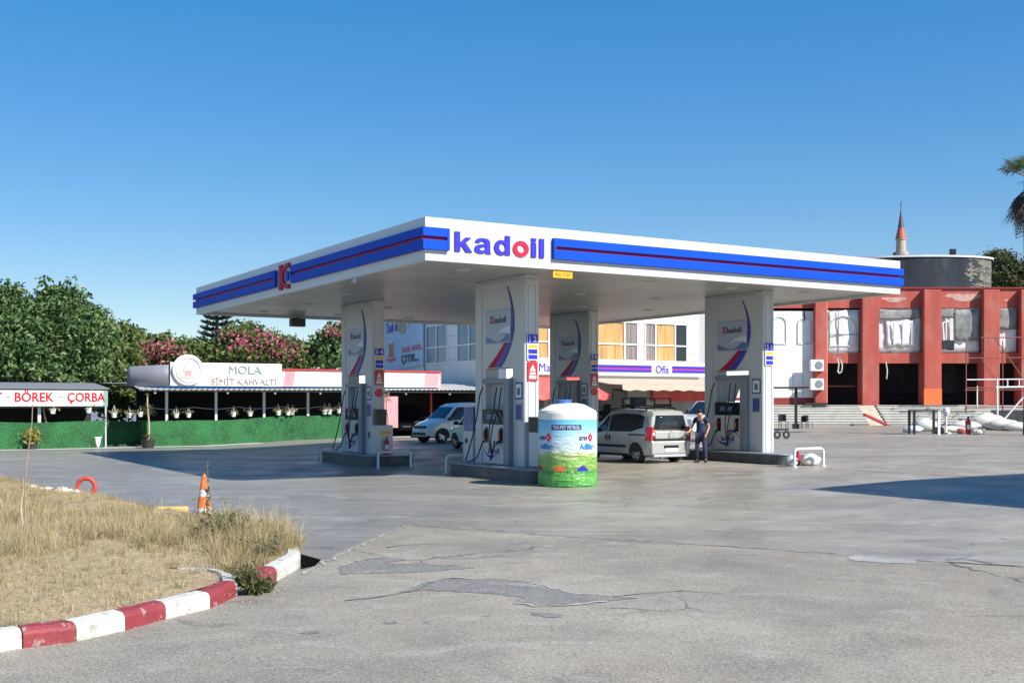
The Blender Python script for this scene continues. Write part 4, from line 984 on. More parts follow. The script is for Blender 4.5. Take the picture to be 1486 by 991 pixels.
# ------------------------------------------------------------------ vehicles
def car(name, label, cat, loc, rz, paint, spec, group=None):
    """body lofted through stations along x (nose at +x). stations: (x, z_bot, z_belt, z_top, half widths: sill, belt, top)"""
    t = thing(name, label, cat, loc, rz, group)
    ST = spec['st']
    def ring(s_):
        x,zb,zm,zt,ws,wb,wt = s_
        wm = max(ws,wb)+.012
        h = [(ws*.80,zb),(ws*.97,zb+.05),(wm,zb+(zm-zb)*.45),(wb+.004,zb+(zm-zb)*.86),(wb,zm),((wb+wt)/2+.02*(zt-zm),zm+(zt-zm)*.52),(wt+.01,zt-(zt-zm)*.12-.012),(wt*.90,zt-.004),(wt*.5,zt+.012)]
        return [(x,y,z) for y,z in h]+[(x,-y,z) for y,z in h[::-1]]
    vs=[]; n=18
    for s_ in ST: vs += ring(s_)
    b=MB(); b.smooth=True; k=len(ST)
    b.add(vs,[(i*n+j,(i+1)*n+j,(i+1)*n+(j+1)%n,i*n+(j+1)%n) for i in range(k-1) for j in range(n)]); b.smooth=False
    b.add(vs,[tuple(range(n)),tuple(range((k-1)*n,k*n))[::-1]])
    o=b.build('body',paint,t)
    me=o.data
    # body faces smooth by angle
    me.polygons.foreach_set('use_smooth',[True]*len(me.polygons))
    em_=o.modifiers.new('edge','EDGE_SPLIT'); em_.split_angle=R(32)
    def sect(x):
        for i in range(k-1):
            a,c=ST[i],ST[i+1]
            if min(a[0],c[0])<=x<=max(a[0],c[0]):
                f=(x-a[0])/(c[0]-a[0]) if c[0]!=a[0] else 0
                return ring(tuple(a[j]+(c[j]-a[j])*f for j in range(7)))[:9]
        return ring(ST[0] if abs(x-ST[0][0])<abs(x-ST[-1][0]) else ST[-1])[:9]
    def half(x,z):
        h=sect(x)
        for i in range(8):
            z0,z1=h[i][2],h[i+1][2]
            if z0<=z<=z1 and z1>z0: return h[i][1]+(h[i+1][1]-h[i][1])*(z-z0)/(z1-z0)
        return h[4][1]
    def topz(x,y):
        h=sect(x)[5:]
        if y<=h[-1][1]: return h[-1][2]
        for i in range(len(h)-1):
            if h[i+1][1]<=y<=h[i][1]: return h[i][2]+(h[i+1][2]-h[i][2])*((y-h[i][1])/(h[i+1][1]-h[i][1]+1e-9))
        return h[0][2]
    def sidepoly(nm, pts, m_, off=.008, sides=(1,-1), sub=8, parent=None):
        """panel lying on the body side; pts given as (x,z) outline, triangulated on a fine grid of spans"""
        for sg in sides:
            xs_=[p[0] for p in pts]; x0,x1=min(xs_),max(xs_)
            def span(x):
                zs=[]
                for i in range(len(pts)):
                    (xa,za),(xb,zb2)=pts[i],pts[(i+1)%len(pts)]
                    if (xa<=x<=xb) or (xb<=x<=xa):
                        zs.append(za+(zb2-za)*((x-xa)/(xb-xa)) if xb!=xa else za)
                        if xb==xa: zs.append(zb2)
                return (min(zs),max(zs)) if zs else (0,0)
            cols=sorted(set([x0+(x1-x0)*i/sub for i in range(sub+1)]+xs_)); rows=4; v=[]
            for x in cols:
                lo,hi=span(min(max(x,x0+1e-6),x1-1e-6))
                for r_ in range(rows+1):
                    z=lo+(hi-lo)*r_/rows; v.append((x,sg*(half(x,z)+off),z))
            q=MB(); q.smooth=True; c_=rows+1
            f=[(i*c_+j,(i+1)*c_+j,(i+1)*c_+j+1,i*c_+j+1) for i in range(len(cols)-1) for j in range(rows)]
            if sg>0: f=[a[::-1] for a in f]
            q.add(v,f); q.build(nm,m_,parent or t)
    for nm,pts,m_,off in spec.get('side',[]): sidepoly(nm,pts,M[m_],off)
    # wheels with dark arches
    for x in spec['wheels']:
        for sg in (1,-1):
            r=spec['r']; yw=half(x,r*.95)
            a=MB(); a.lathe([(0,0),(r*1.20,0),(r*1.20,-.03),(r*1.14,-.10)],28,(x,sg*(yw+.012),r*1.02),'y') if False else None
            n_=24; v=[]
            for i in range(n_+1):
                th=-.35+ (math.pi+.70)*i/n_
                for rr in [r*(.2+.99*k_/5) for k_ in range(6)]:
                    xx,zz=x+rr*math.cos(th),max(.13,r*1.02+rr*math.sin(th)); v.append((xx,sg*(max(half(xx,max(zz,.22)),yw*.97)+.010),zz))
            f=[(6*i+k_,6*i+k_+1,6*i+k_+7,6*i+k_+6) for i in range(n_) for k_ in range(5)]
            if sg<0: f=[g_[::-1] for g_ in f]
            a.add(v,f); a.build('wheel_arch',M['rubber'],t)
            w=thing('wheel',None,None); w.parent=t; w.location=(x,sg*(yw-.075),r); w.rotation_euler=(0,0,0 if sg<0 else math.pi)
            MB().lathe([(r*.60,-.10),(r*.90,-.105),(r,-.07),(r,.07),(r*.90,.10),(r*.6,.09)],28,axis='y').build('tyre',M['rubber'],w)
            q=MB(); q.mtl(0).lathe([(r*.66,-.10),(r*.62,-.108),(r*.58,-.06),(r*.55,.0)],28,axis='y'); q.mtl(1).disc((0,-.02,0),r*.58,(0,-1,0)); q.mtl(0)
            for i in range(5):
                a0=2*math.pi*i/5+.2
                for da in (-.14,.14):
                    a1=a0+da
                    q.prism([(.04*math.cos(a1-1.2),.04*math.sin(a1-1.2)),(r*.60*math.cos(a1-.07),r*.60*math.sin(a1-.07)),(r*.60*math.cos(a1+.07),r*.60*math.sin(a1+.07)),(.04*math.cos(a1+1.2),.04*math.sin(a1+1.2))],'y',-.095,-.07)
            q.cyl((0,-.10,0),(0,-.05,0),.055,n=12); q.build('rim',[M['alloy'],M['black']],w)
    t['_']=0; del t['_']
    return t, half, topz, sidepoly

# --- silver small van, tail towards us
XL,YL,ZL=G(932,672)
rwu=5.86; rear_v=1.75
SV=[(-1.93,.34,.94,1.02,.74,.80,.78),(-1.97,.30,.98,1.30,.77,.82,.74),(-1.93,.26,1.00,1.58,.80,.835,.68),(-1.80,.24,1.00,1.68,.82,.84,.66),(-1.4,.22,1.0,1.715,.83,.845,.66),(-.7,.21,.99,1.735,.83,.845,.66),(0.0,.21,.98,1.72,.83,.845,.66),(.45,.21,.965,1.64,.83,.845,.65),(.85,.21,.95,1.36,.83,.84,.68),(1.20,.22,.93,1.06,.82,.83,.70),(1.45,.22,.90,.955,.81,.81,.70),(1.75,.24,.80,.87,.77,.76,.66),(1.95,.28,.66,.74,.66,.64,.56),(2.02,.34,.56,.62,.52,.50,.45)]
vx,vy=W(rwu+.83,rear_v+1.95)
glassF=[(.30,1.005),(.92,.99),(.66,1.30),(.40,1.53),(.30,1.555)]
glassB=[(-1.62,1.16),(-1.0,1.02),(.20,1.005),(.20,1.565),(-.5,1.60),(-1.3,1.58),(-1.58,1.50)]
van,half,topz,sp=car('small_van','silver small van with black roof rack, seen from behind beside the pump','van',(vx,vy,.235),ANG+R(90),M['silver'],
   dict(st=SV,wheels=(-1.26,1.25),r=.31,side=[('front_window',glassF,'carglass',.010),('rear_window',glassB,'carglass',.010),
   ('side_moulding',[(-.75,.50),(1.0,.50),(1.0,.58),(-.75,.58)],'black',.016),('slide_rail',[(-1.85,.90),(-.9,.90),(-.9,.945),(-1.85,.945)],'black',.010),
   ('sill_trim',[(-.85,.23),(.85,.23),(.85,.30),(-.85,.30)],'black',.012),
   ('door_gap',[(.235,.34),(.25,.34),(.25,1.56),(.235,1.56)],'rubber',.011),('door_gap',[(-.93,.55),(-.918,.55),(-.918,1.0),(-.93,1.0)],'rubber',.006)]))
van.scale=(1.04,)*3
MB().box(.30,.36,.855,.885,.72,.90).box(.10,.16,.855,.885,.72,.90).build('door_handle',M['black'],van,bevel=.01)
for s_ in (1,-1):
    q=MB(); q.box(.88,1.06,s_*.93-.09,s_*.93+.09,.98,1.16).build('door_mirror',M['black'],van,bevel=.04)
    q=MB(); q.add([],[])
    # tall tail lamps wrapping the corners
    q=MB(); v=[]
    for z in np.linspace(.74,1.18,7):
        hw=half(-1.9,z)
        v+=[(-2.0,s_*(hw-.12),z),(-2.012,s_*(hw-.05),z),(-1.90,s_*(hw+.014),z),(-1.78,s_*(half(-1.78,z)+.012),z)]
    f=[(4*i+j,4*i+j+1,4*i+5+j,4*i+4+j) for i in range(6) for j in range(3)]
    q.add(v,f if s_<0 else [a[::-1] for a in f]); lo=q.build('tail_lamp',M['lampred'],van); so_=lo.modifiers.new('th','SOLIDIFY'); so_.thickness=.03; so_.offset=0
    q=MB(); hw=half(-1.9,.95); q.box(-2.03,-1.99,s_*(hw-.14)-.045,s_*(hw-.14)+.045,.90,1.0); q.build('reverse_lamp',M['lampclear'],lo,bevel=.01)
def rearx(z): # tail surface
    return -1.93-.04*ss((z-.98)/.3) if z<1.3 else -1.97+.04*(z-1.3)/.28
q=MB(); w0=.60; v=[]
for z in np.linspace(1.10,1.55,6):
    w_=.66-.10*(z-1.10)/.45; x=rearx(z)-.012-.0
    v+=[(x,-w_,z),(x-.02,-w_*.5,z),(x-.02,w_*.5,z),(x,w_,z)]
q.smooth=True; q.add(v,[(4*i+j,4*i+4+j,4*i+5+j,4*i+j+1) for i in range(5) for j in range(3)]); q.build('tailgate_window',M['carglass'],van).modifiers.new('th','SOLIDIFY').thickness=.02
MB().box(-2.02,-1.95,-.63,.63,.80,1.05).build('tailgate_panel',M['silver'],van,bevel=.03)
MB().box(-2.025,-1.95,-.64,.64,.745,.795).build('tailgate_strip',M['black'],van,bevel=.01)
MB().box(-2.03,-1.9,-.78,.78,.30,.74).build('rear_bumper',M['silver'],van,bevel=.05)
MB().box(-2.035,-1.9,-.70,.70,.22,.30).build('bumper_lip',M['midgrey'],van,bevel=.02)
MB().box(-2.045,-2.028,-.30,.30,.50,.60).build('plate_light',M['black'],van,bevel=.01)
pl=MB().box(-2.045,-2.03,-.27,.27,.39,.50).build('number_plate',M['plate'],van,bevel=.005)
q=MB().disc((-2.035,0,.92),.12,(-1,0,0),24); q.build('badge_ring',M['alloy'],van).modifiers.new('th','SOLIDIFY').thickness=.02
MB().disc((-2.048,0,.92),.075,(-1,0,0),24).build('badge_core',M['silver'],van)
q=MB()
for s_ in (.60,-.60): q.tube([(-1.55,s_,1.70),(-1.45,s_,1.775),(-.6,s_,1.80),(.30,s_,1.765),(.42,s_,1.66)],.022,8)
q.build('roof_rail',M['black'],van)
rk_=MB()
for x in (-1.15,-.35): rk_.box(x-.04,x+.04,-.74,.74,1.82,1.87)
for s_ in (.66,-.66): rk_.box(-1.19,-.31,s_-.02,s_+.02,1.87,1.91); rk_.box(-1.19,-1.15,s_-.02,s_+.02,1.80,2.10).box(-.35,-.31,s_-.02,s_+.02,1.80,2.10)
rk_.box(-1.19,-1.15,-.68,.68,2.07,2.11).box(-.35,-.31,-.68,.68,2.07,2.11).box(-1.19,-.31,.64,.68,2.07,2.11)
rk_.box(-.80,-.50,.05,.50,1.87,2.14)
rk_.build('roof_rack',M['black'],van)
MB().cyl((-1.9,.35,.20),(-2.02,.35,.19),.03,n=10).build('exhaust',M['steel'],van)

# --- generic bodies of the cars behind
WV=[(-2.0,.36,.95,1.05,.76,.82,.80),(-2.05,.30,1.0,1.40,.80,.85,.76),(-2.0,.27,1.02,1.74,.83,.87,.70),(-1.7,.24,1.02,1.82,.85,.88,.69),(-.5,.22,1.02,1.86,.86,.885,.69),(.2,.22,1.02,1.82,.86,.885,.69),(.55,.22,1.01,1.70,.86,.88,.69),(.95,.22,1.0,1.36,.86,.87,.72),(1.30,.23,.99,1.06,.85,.86,.76),(1.7,.24,.88,.95,.82,.82,.72),(1.98,.26,.72,.80,.75,.73,.62),(2.12,.32,.58,.66,.60,.58,.5)]
wgF=[(.12,1.06),(1.08,1.045),(.75,1.40),(.50,1.64),(.12,1.68)]
wgB=[(-1.75,1.08),(.02,1.06),(.02,1.69),(-1.70,1.66)]
def face(t, m_grille='black'):
    MB().box(2.00,2.13,-.48,.48,.66,.80).build('grille',M['black'],t,bevel=.03)
    MB().box(2.03,2.15,-.55,.55,.36,.50).build('lower_grille',M['black'],t,bevel=.03)
    MB().box(2.14,2.165,-.26,.26,.50,.60).build('number_plate',M['plate'],t)
    MB().box(1.95,2.13,-.76,.76,.25,.345).build('front_bumper',M['black'],t,bevel=.04)
def screen(t, topz, x0=.62,x1=1.22,w0=.60,w1=.74):
    q=MB(); v=[]; n=6
    for i in range(n+1):
        x=x0+(x1-x0)*i/n; w_=w0+(w1-w0)*i/n
        for j in range(7):
            y=w_*(-1+2*j/6); v.append((x,y,topz(x,abs(y))+.014))
    q.smooth=True; q.add(v,[(i*7+j,(i+1)*7+j,(i+1)*7+j+1,i*7+j+1) for i in range(n) for j in range(6)]); q.build('windscreen',M['carglass'],t)
def headlamps(t, half):
    for s_ in (1,-1):
        q=MB(); v=[]
        for x,z0,z1 in ((1.50,.86,.92),(1.7,.80,.91),(1.9,.72,.84),(2.0,.70,.78)):
            v+=[(x,s_*(half(x,z0)+.012),z0),(x,s_*(half(x,z1)-.02),z1)]
        f=[(2*i,2*i+2,2*i+3,2*i+1) for i in range(3)]
        q.add(v,f); lo=q.build('headlight',M['lampclear'],t); lo.modifiers.new('th','SOLIDIFY').thickness=.04
        q=MB().box(.95,1.13,s_*.97-.10,s_*.97+.10,1.04,1.20); q.build('door_mirror',M['black'],t,bevel=.04)
        MB().box(-.14,.02,s_*.905-.015,s_*.905+.015,.92,.96).build('door_handle',M['black'],t,bevel=.01)
def family_car(label, loc, rz, paint, scale=1.0, cat='car', name='parked_car', group='cars parked beyond the canopy'):
    t,hf,tz_,sp_=car(name,label,cat,loc,rz,paint,dict(st=WV,wheels=(-1.30,1.38),r=.32,side=[('front_window',wgF,'carglass',.010),('rear_window',wgB,'carglass',.010),('sill_trim',[(-.95,.24),(1.0,.24),(1.0,.31),(-.95,.31)],'black',.012),('door_gap',[(.06,.36),(.072,.36),(.072,1.68),(.06,1.68)],'rubber',.011)]),group)
    face(t); screen(t,tz_); headlamps(t,hf); t.scale=(scale,)*3
    return t
X,Y,Z=G(618,643)
c1=family_car('white small van facing left in front of the dark cafe terrace',(X+1.35*CU+.85*-SU*-1*0+.30,Y+1.35*SU+.9,Z),ANG+R(180)+R(6),M['carwhite'],1.07,'van','small_van')
X,Y,Z=G(655,656)
c2=family_car('white car mostly hidden behind the nearest pylon, only its front wheel and wing showing',(*W(7.05,14.55),.26),ANG+R(90),M['carwhite'],1.0)
xx,yy=P(588,600,71)[:2]
c3=family_car('black car parked in the dark under the cafe roof, nose towards us',(xx,yy,gz(xx,yy)),R(-82),M['cardark'],.95)
xx,yy=P(612,600,74)[:2]
c5=family_car('white car deep under the cafe roof behind the white small van',(xx+.5,yy,gz(xx,yy)),R(-80),M['carwhite'],.95)
# white delivery truck cab beyond the man
xx,yy=P(1012,600,56)[:2]
tk=thing('pickup_truck','white pickup truck facing left behind the man in dark blue','truck',(xx+1.0,yy+1.0,gz(xx,yy)),ANG+R(180))
pr=[(-3.1,.55),(2.05,.50),(2.2,.62),(2.2,1.10),(1.95,1.22),(1.05,1.34),(.42,1.98),(-1.15,2.02),(-1.30,1.28),(-3.1,1.28)]
MB().prism(pr,'y',-.90,.90).build('body',M['carwhite'],tk,bevel=.06)
for s_ in (1,-1):
    q=MB(); q.prism([(.92,1.36),(.40,1.88),(-.30,1.92),(-.30,1.36)],'y',s_*.895,s_*.91); q.prism([(-.38,1.36),(-.38,1.92),(-1.05,1.93),(-1.12,1.36)],'y',s_*.895,s_*.91); q.build('side_window',M['carglass'],tk)
    MB().box(.75,.90,s_*1.02-.12,s_*1.02+.12,1.32,1.55).build('door_mirror',M['black'],tk,bevel=.04)
    MB().box(-.20,0,s_*.91-.01,s_*.91+.02,1.14,1.20).build('door_handle',M['black'],tk)
    for x in (1.35,-2.0):
        w=thing('wheel',None,None); w.parent=tk; w.location=(x,s_*.83,.40)
        MB().lathe([(.22,-.12),(.37,-.12),(.40,-.08),(.40,.08),(.37,.12),(.22,.12)],24,axis='y').build('tyre',M['rubber'],w)
        q=MB().disc((0,s_*.10,0),.23,(0,s_,0)); q.build('rim',M['alloy'],w)
q=MB(); q.add([(1.09,-.76,1.36),(1.09,.76,1.36),(.46,.70,1.97),(.46,-.70,1.97)],[(0,1,2,3)]); q.build('windscreen',M['carglass'],tk)
MB().box(2.20,2.23,-.5,.5,.72,1.0).build('grille',M['black'],tk)

# ------------------------------------------------------------------ the attendant
def skinmesh(name, verts, edges, radii, m_, parent, root=0, sub=2):
    me=bpy.data.meshes.new(name); me.from_pydata(verts,edges,[]); o=bpy.data.objects.new(name,me); sc.collection.objects.link(o)
    sk=o.modifiers.new('skin','SKIN'); sk.use_smooth_shade=True
    for i,r in enumerate(radii):
        d=me.skin_vertices[0].data[i]; d.radius=r if isinstance(r,tuple) else (r,r); d.use_root=(i==root)
    sb=o.modifiers.new('sub','SUBSURF'); sb.levels=sub; sb.render_levels=sub
    dg=bpy.context.evaluated_depsgraph_get(); dg.update()
    m2=bpy.data.meshes.new_from_object(o.evaluated_get(dg)); bpy.data.objects.remove(o)
    m2.materials.clear(); m2.materials.append(m_); m2.name=name
    o2=bpy.data.objects.new(name,m2); sc.collection.objects.link(o2); o2.parent=parent
    for p in m2.polygons: p.use_smooth=True
    return o2
mx_,my_,mz_=G(1017,671)
# faces the viewer (-y), head bowed; right arm (viewer's left) reaches to the van's filler, left arm hangs bent
per=thing('person','man in a dark blue T-shirt and blue trousers, head bowed, filling up the silver van','person',(mx_,my_,mz_),R(-24))
J=dict(pel=(0,0,.96),wai=(0,-.01,1.12),che=(0,0,1.33),nec=(0,-.03,1.50),nk2=(0,-.085,1.56),hd=(0,-.155,1.62),hd2=(0,-.20,1.66),
  shR=(-.19,.0,1.45),elR=(-.30,.02,1.18),wrR=(-.37,-.14,1.02),shL=(.19,.0,1.45),elL=(.27,.03,1.18),wrL=(.22,-.10,.97),
  hpR=(-.10,0,.92),knR=(-.12,-.03,.50),anR=(-.12,.02,.08),toR=(-.15,-.15,.035),hpL=(.10,0,.92),knL=(.14,-.03,.50),anL=(.16,.02,.08),toL=(.20,-.15,.035))
nm=list(J); ix={n_:i for i,n_ in enumerate(nm)}
E=[('pel','wai'),('wai','che'),('che','nec'),('nec','nk2'),('nk2','hd'),('hd','hd2'),('nec','shR'),('shR','elR'),('elR','wrR'),('nec','shL'),('shL','elL'),('elL','wrL'),('pel','hpR'),('hpR','knR'),('knR','anR'),('anR','toR'),('pel','hpL'),('hpL','knL'),('knL','anL'),('anL','toL')]
rad=dict(pel=(.15,.11),wai=(.135,.10),che=(.155,.11),nec=(.07,.07),nk2=.058,hd=(.088,.10),hd2=(.07,.085),shR=.062,elR=.043,wrR=.030,shL=.062,elL=.043,wrL=.030,hpR=.085,knR=.058,anR=.042,toR=.032,hpL=.085,knL=.058,anL=.042,toL=.032)
bv=[J[n_] for n_ in nm]; be=[(ix[a],ix[b_]) for a,b_ in E]; br=[rad[n_] for n_ in nm]
def hand(wr, dirv, thumb):
    d=Vector(dirv).normalized(); side=Vector(thumb).normalized(); side=(side-d*side.dot(d)).normalized(); up=d.cross(side)
    w=Vector(wr); pi=len(bv); palm=w+d*.075
    bv.append(tuple(palm)); br.append((.034,.020)); be.append((ix_w,pi))
    for k,(off,L_) in enumerate(((-.030,.060),(-.010,.072),(.010,.076),(.030,.068))):
        b0=len(bv); p0=palm+side*off+d*.022; p1=p0+d*L_*.55+up*.008; p2=p1+d*L_*.45+up*.028
        bv.extend([tuple(p0),tuple(p1),tuple(p2)]); br.extend([.0095,.009,.0075]); be.extend([(pi,b0),(b0,b0+1),(b0+1,b0+2)])
    b0=len(bv); p0=w+d*.045+side*.036; p1=p0+d*.04+side*.022; bv.extend([tuple(p0),tuple(p1)]); br.extend([.011,.009]); be.extend([(pi,b0),(b0,b0+1)])
ix_w=ix['wrR']; hand(J['wrR'],(-.5,-.6,-.25),(.3,-.2,1))
ix_w=ix['wrL']; hand(J['wrL'],(-.25,-.25,-1),(-.6,-.6,.2))
body=skinmesh('body',bv,be,br,M['skin'],per)
def sub(names, rr, m_, nm_, root=0, ext=None):
    vs=[J[n_] if isinstance(n_,str) else n_ for n_ in names]; 
    return vs
# T-shirt
sv=[J['pel'],J['wai'],J['che'],(0,-.02,1.47),J['shR'],(-.25,.01,1.30),J['shL'],(.235,.015,1.30),(0,0,.90)]
skinmesh('shirt',sv,[(0,1),(1,2),(2,3),(3,4),(4,5),(3,6),(6,7),(0,8)],[(.172,.13),(.158,.122),(.178,.130),(.095,.085),.082,.070,.082,.070,(.175,.13)],M['navy'],per)
q=MB().box(.05,.13,-.152,-.146,1.33,1.37); q.build('shirt_logo',M['white'],per)
tv=[(0,0,.94),J['hpR'],J['knR'],(-.12,.02,.10),J['hpL'],J['knL'],(.16,.02,.10)]
skinmesh('trousers',tv,[(0,1),(1,2),(2,3),(0,4),(4,5),(5,6)],[(.150,.112),.100,.076,.068,.100,.076,.068],M['jean'],per)
for s_,a in ((-1,'R'),(1,'L')):
    an,to=Vector(J['an'+a]),Vector(J['to'+a]); d=(to-an); d.z=0; d.normalize()
    p0=Vector((an.x,an.y,0))-d*.06; q=MB(); q.tube([p0+Vector((0,0,.045)),p0+d*.08+Vector((0,0,.055)),p0+d*.2+Vector((0,0,.045)),p0+d*.27+Vector((0,0,.035))],[.045,.054,.048,.028],10); q.build('shoe',M['shoe'],per)
hv=[(0,-.085,1.63),(0,-.13,1.72),(0,-.225,1.735),(0,-.262,1.70)]
skinmesh('hair',hv,[(0,1),(1,2),(2,3)],[(.092,.08),(.098,.085),(.090,.065),(.07,.03)],M['hair'],per)
for s_ in (-1,1):
    q=MB(); q.lathe([(0,-.028),(.016,-.018),(.02,0),(.016,.018),(0,.028)],8,(s_*.092,-.13,1.60)); q.build('ear',M['skin'],per)
q=MB(); q.tube([(0,-.262,1.655),(0,-.285,1.61),(0,-.27,1.60)],[.012,.018,.012],8); q.build('nose',M['skin'],per)
for s_ in (-.035,.035): q=MB(); q.disc((s_,-.268,1.648),.010,(0,-1,-.5),8); q.build('eye',M['black'],per)
q=MB(); q.tube([(-.025,-.252,1.565),(0,-.258,1.563),(.025,-.252,1.565)],.006,6); q.build('mouth',M['redshade'],per)
# ------------------------------------------------------------------ market building
CX,CY=-.33,66.6
mk=thing('market_building','long white two storey shop building with ochre curtains behind the pumps','building',(CX,CY,gz(CX,CY)-.1),ANG)
z0=gz(CX,CY)-.1
ML,MD,MT=14.6,19.0,9.2-z0
b=MB(); b.box(0,ML,.0,MD,-.5,MT)
wins=[(2.0,5.1),(6.46,9.5),(10.2,13.5)]
b.build('wall',M['marketwhite'],mk)
for zz in (5.0,5.75,6.5,7.25,8.0):
    q=MB().box(.0,ML,-.012,-.002,zz-z0,zz+.025-z0).box(-.012,-.002,0,MD,zz-z0,zz+.025-z0); q.build('cladding_joint',M['marketgrey'],mk)
MB().box(ML,ML+2.5,.8,MD,-.5,MT).build('side_wall',M['marketgrey'],mk)
MB().box(-.05,ML+.05,-.05,MD,MT+.002,MT+.25).build('roof_edge',M['marketwhite'],mk)
def window(parent, x0,x1,zl,zh, mull, cols, face='y'):
    w=MB(); f=.09
    def bx(mb,a,b_,lo,hi,d0,d1):
        if face=='y': mb.box(a,b_,-d1,-d0,lo,hi)
        else: mb.box(-d1,-d0,a,b_,lo,hi)
    bx(w,x0-f,x1+f,zl-f,zl,.004,.10); bx(w,x0-f,x1+f,zh,zh+f,.004,.10); bx(w,x0-f,x0,zl,zh,.004,.09); bx(w,x1,x1+f,zl,zh,.004,.09)
    zm=zl+(zh-zl)*.42; bx(w,x0,x1,zm-.04,zm+.04,.02,.08)
    for m_ in mull: bx(w,x0+(x1-x0)*m_-.045,x0+(x1-x0)*m_+.045,zl,zh,.018,.085)
    wo=w.build('window',M['frame'],parent)
    edges=[0]+mull+[1]
    for i,c in enumerate(cols):
        q=MB(); bx(q,x0+(x1-x0)*edges[i],x0+(x1-x0)*edges[i+1],zl,zh,.003,.016); q.build('pane',M[c],wo)
    return wo
zl,zh=4.92-z0,7.25-z0
window(mk,wins[0][0],wins[0][1],zl,zh,[.30,.70],['curtain','curtain','curtain'])
window(mk,wins[1][0],wins[1][1],zl,zh,[.69],['curtain','greycurtain'])
window(mk,wins[2][0],wins[2][1],zl,zh,[.24,.72],['greycurtain','curtain','glass'])
for a in (3.0,7.4): window(mk,a,a+2.9,zl-.05,zh,[.5],['blueglass','blueglass'],'x')
# shop sign across the front
sg=thing('shop_sign','long white shop sign with blue and red stripes reading Ofis under the ochre curtains','sign',(CX,CY,z0),ANG)
za,zb=3.92-z0,4.80-z0
MB().box(1.6,14.85,-.30,-.055,za,zb).build('sign_board',M['white'],sg,bevel=.02)
for a,b_ in ((4.35,10.45),(12.15,14.95)):
    q=MB(); hh=zb-za
    q.mtl(0).box(a,b_,-.36,-.30,za+.30*hh,za+.46*hh).box(a,b_,-.36,-.30,za+.60*hh,za+.76*hh).mtl(1).box(a,b_,-.325,-.30,za+.46*hh,za+.60*hh)
    q.build('stripe_band',[M['letterblue'],mat('stripe_mauve',(.42,.04,.20),.4)],sg)
text('Ofis',(11.32,-.302,(za+zb)/2),M['letterblue'],sg,w=1.05,h=.50,depth=.02,bold=.01)
text('Market',(3.05,-.302,(za+zb)/2),M['letterblue'],sg,w=1.95,h=.50,depth=.02,bold=.0)
# awnings, shopfront
def awning(x0,x1,zt,zl_,dep,m_,label,skew=0):
    q=MB(); n=int((x1-x0)/.5); v=[]
    for i in range(n+1):
        x=x0+(x1-x0)*i/n; sag=.06*math.sin(i*1.0)*.5
        for f in (0,.33,.66,1): v.append((x,-.06-dep*f,zt+(zl_-zt)*f-.12*math.sin(math.pi*f)+sag*f))
        v.append((x,-.07-dep,zl_-.28-(.07 if i%2 else 0)))
    q.add(v,[(i*5+j,(i+1)*5+j,(i+1)*5+j+1,i*5+j+1) for i in range(n) for j in range(4)])
    o=q.build('awning',m_,None,loc=(CX,CY,z0),rz=ANG); s_=o.modifiers.new('th','SOLIDIFY'); s_.thickness=.03
    return tag(o,label,'awning')
awning(.3,5.6,3.80-z0,2.75-z0,2.6,M['redcloth'],'faded red awning over the shop door between the pylons')
awning(5.7,16.9,3.75-z0,3.30-z0,3.6,M['beige'],'wide beige cloth awning under the striped shop sign')
q=MB().box(10.6,17.0,-.30,-.10,2.35-z0,3.0-z0); tag(q.build('red_board',M['redcloth'],None,loc=(CX,CY,z0),rz=ANG),'plain red board on the shopfront under the beige awning','board')
sf=thing('shopfront','dim grey glazed shopfront under the awnings','shopfront',(CX,CY,z0),ANG)
q=MB().box(.4,14.4,-.055,-.002,-.3,3.5-z0); q.build('front_wall',M['shop'],sf)
for a,b_ in ((.9,2.6),(2.9,4.6),(4.9,5.9)): MB().box(a,b_,-.08,-.056,.1,2.7-z0).build('glass_door',M['glass'],sf)
MB().box(6.3,8.6,-.09,-.056,.9,2.6-z0).build('pane',M['glass'],sf)
MB().box(9.0,10.1,-.09,-.056,.0,2.4-z0).build('door',M['midgrey'],sf)
q=MB().box(-.55,.55,-.06,.06,-.34,.34); xx,yy=W(0,0)
def MK(s_,d,z): return (CX+CU*s_-SU*d, CY+SU*s_+CU*d, z)
o=q.build('hanging_screen',M['screen'],None,bevel=.02,loc=MK(6.3,-2.6,2.75),rz=ANG); tag(o,'black flat screen hanging under the beige awning','screen')
dc=thing('display_rack','dark shelf rack of small goods in front of the shop','rack',MK(7.2,-1.5,z0+.05),ANG)
for zz in (0.2,.7,1.2,1.7): MB().box(-.9,.9,-.2,.2,zz,zz+.03).build('shelf',M['wood'],dc)
for xx_ in (-.9,.86): MB().box(xx_,xx_+.04,-.2,.2,0,1.9).build('upright',M['black'],dc)
for zz in (.23,.73,1.23):
    q=MB()
    for i in range(9): q.mtl(i%3).box(-.82+.18*i,-.70+.18*i,-.14,.12,zz,zz+.22+.08*random.random())
    q.build('goods',[M['yellow'],M['redtrim'],M['greytarp']],dc)
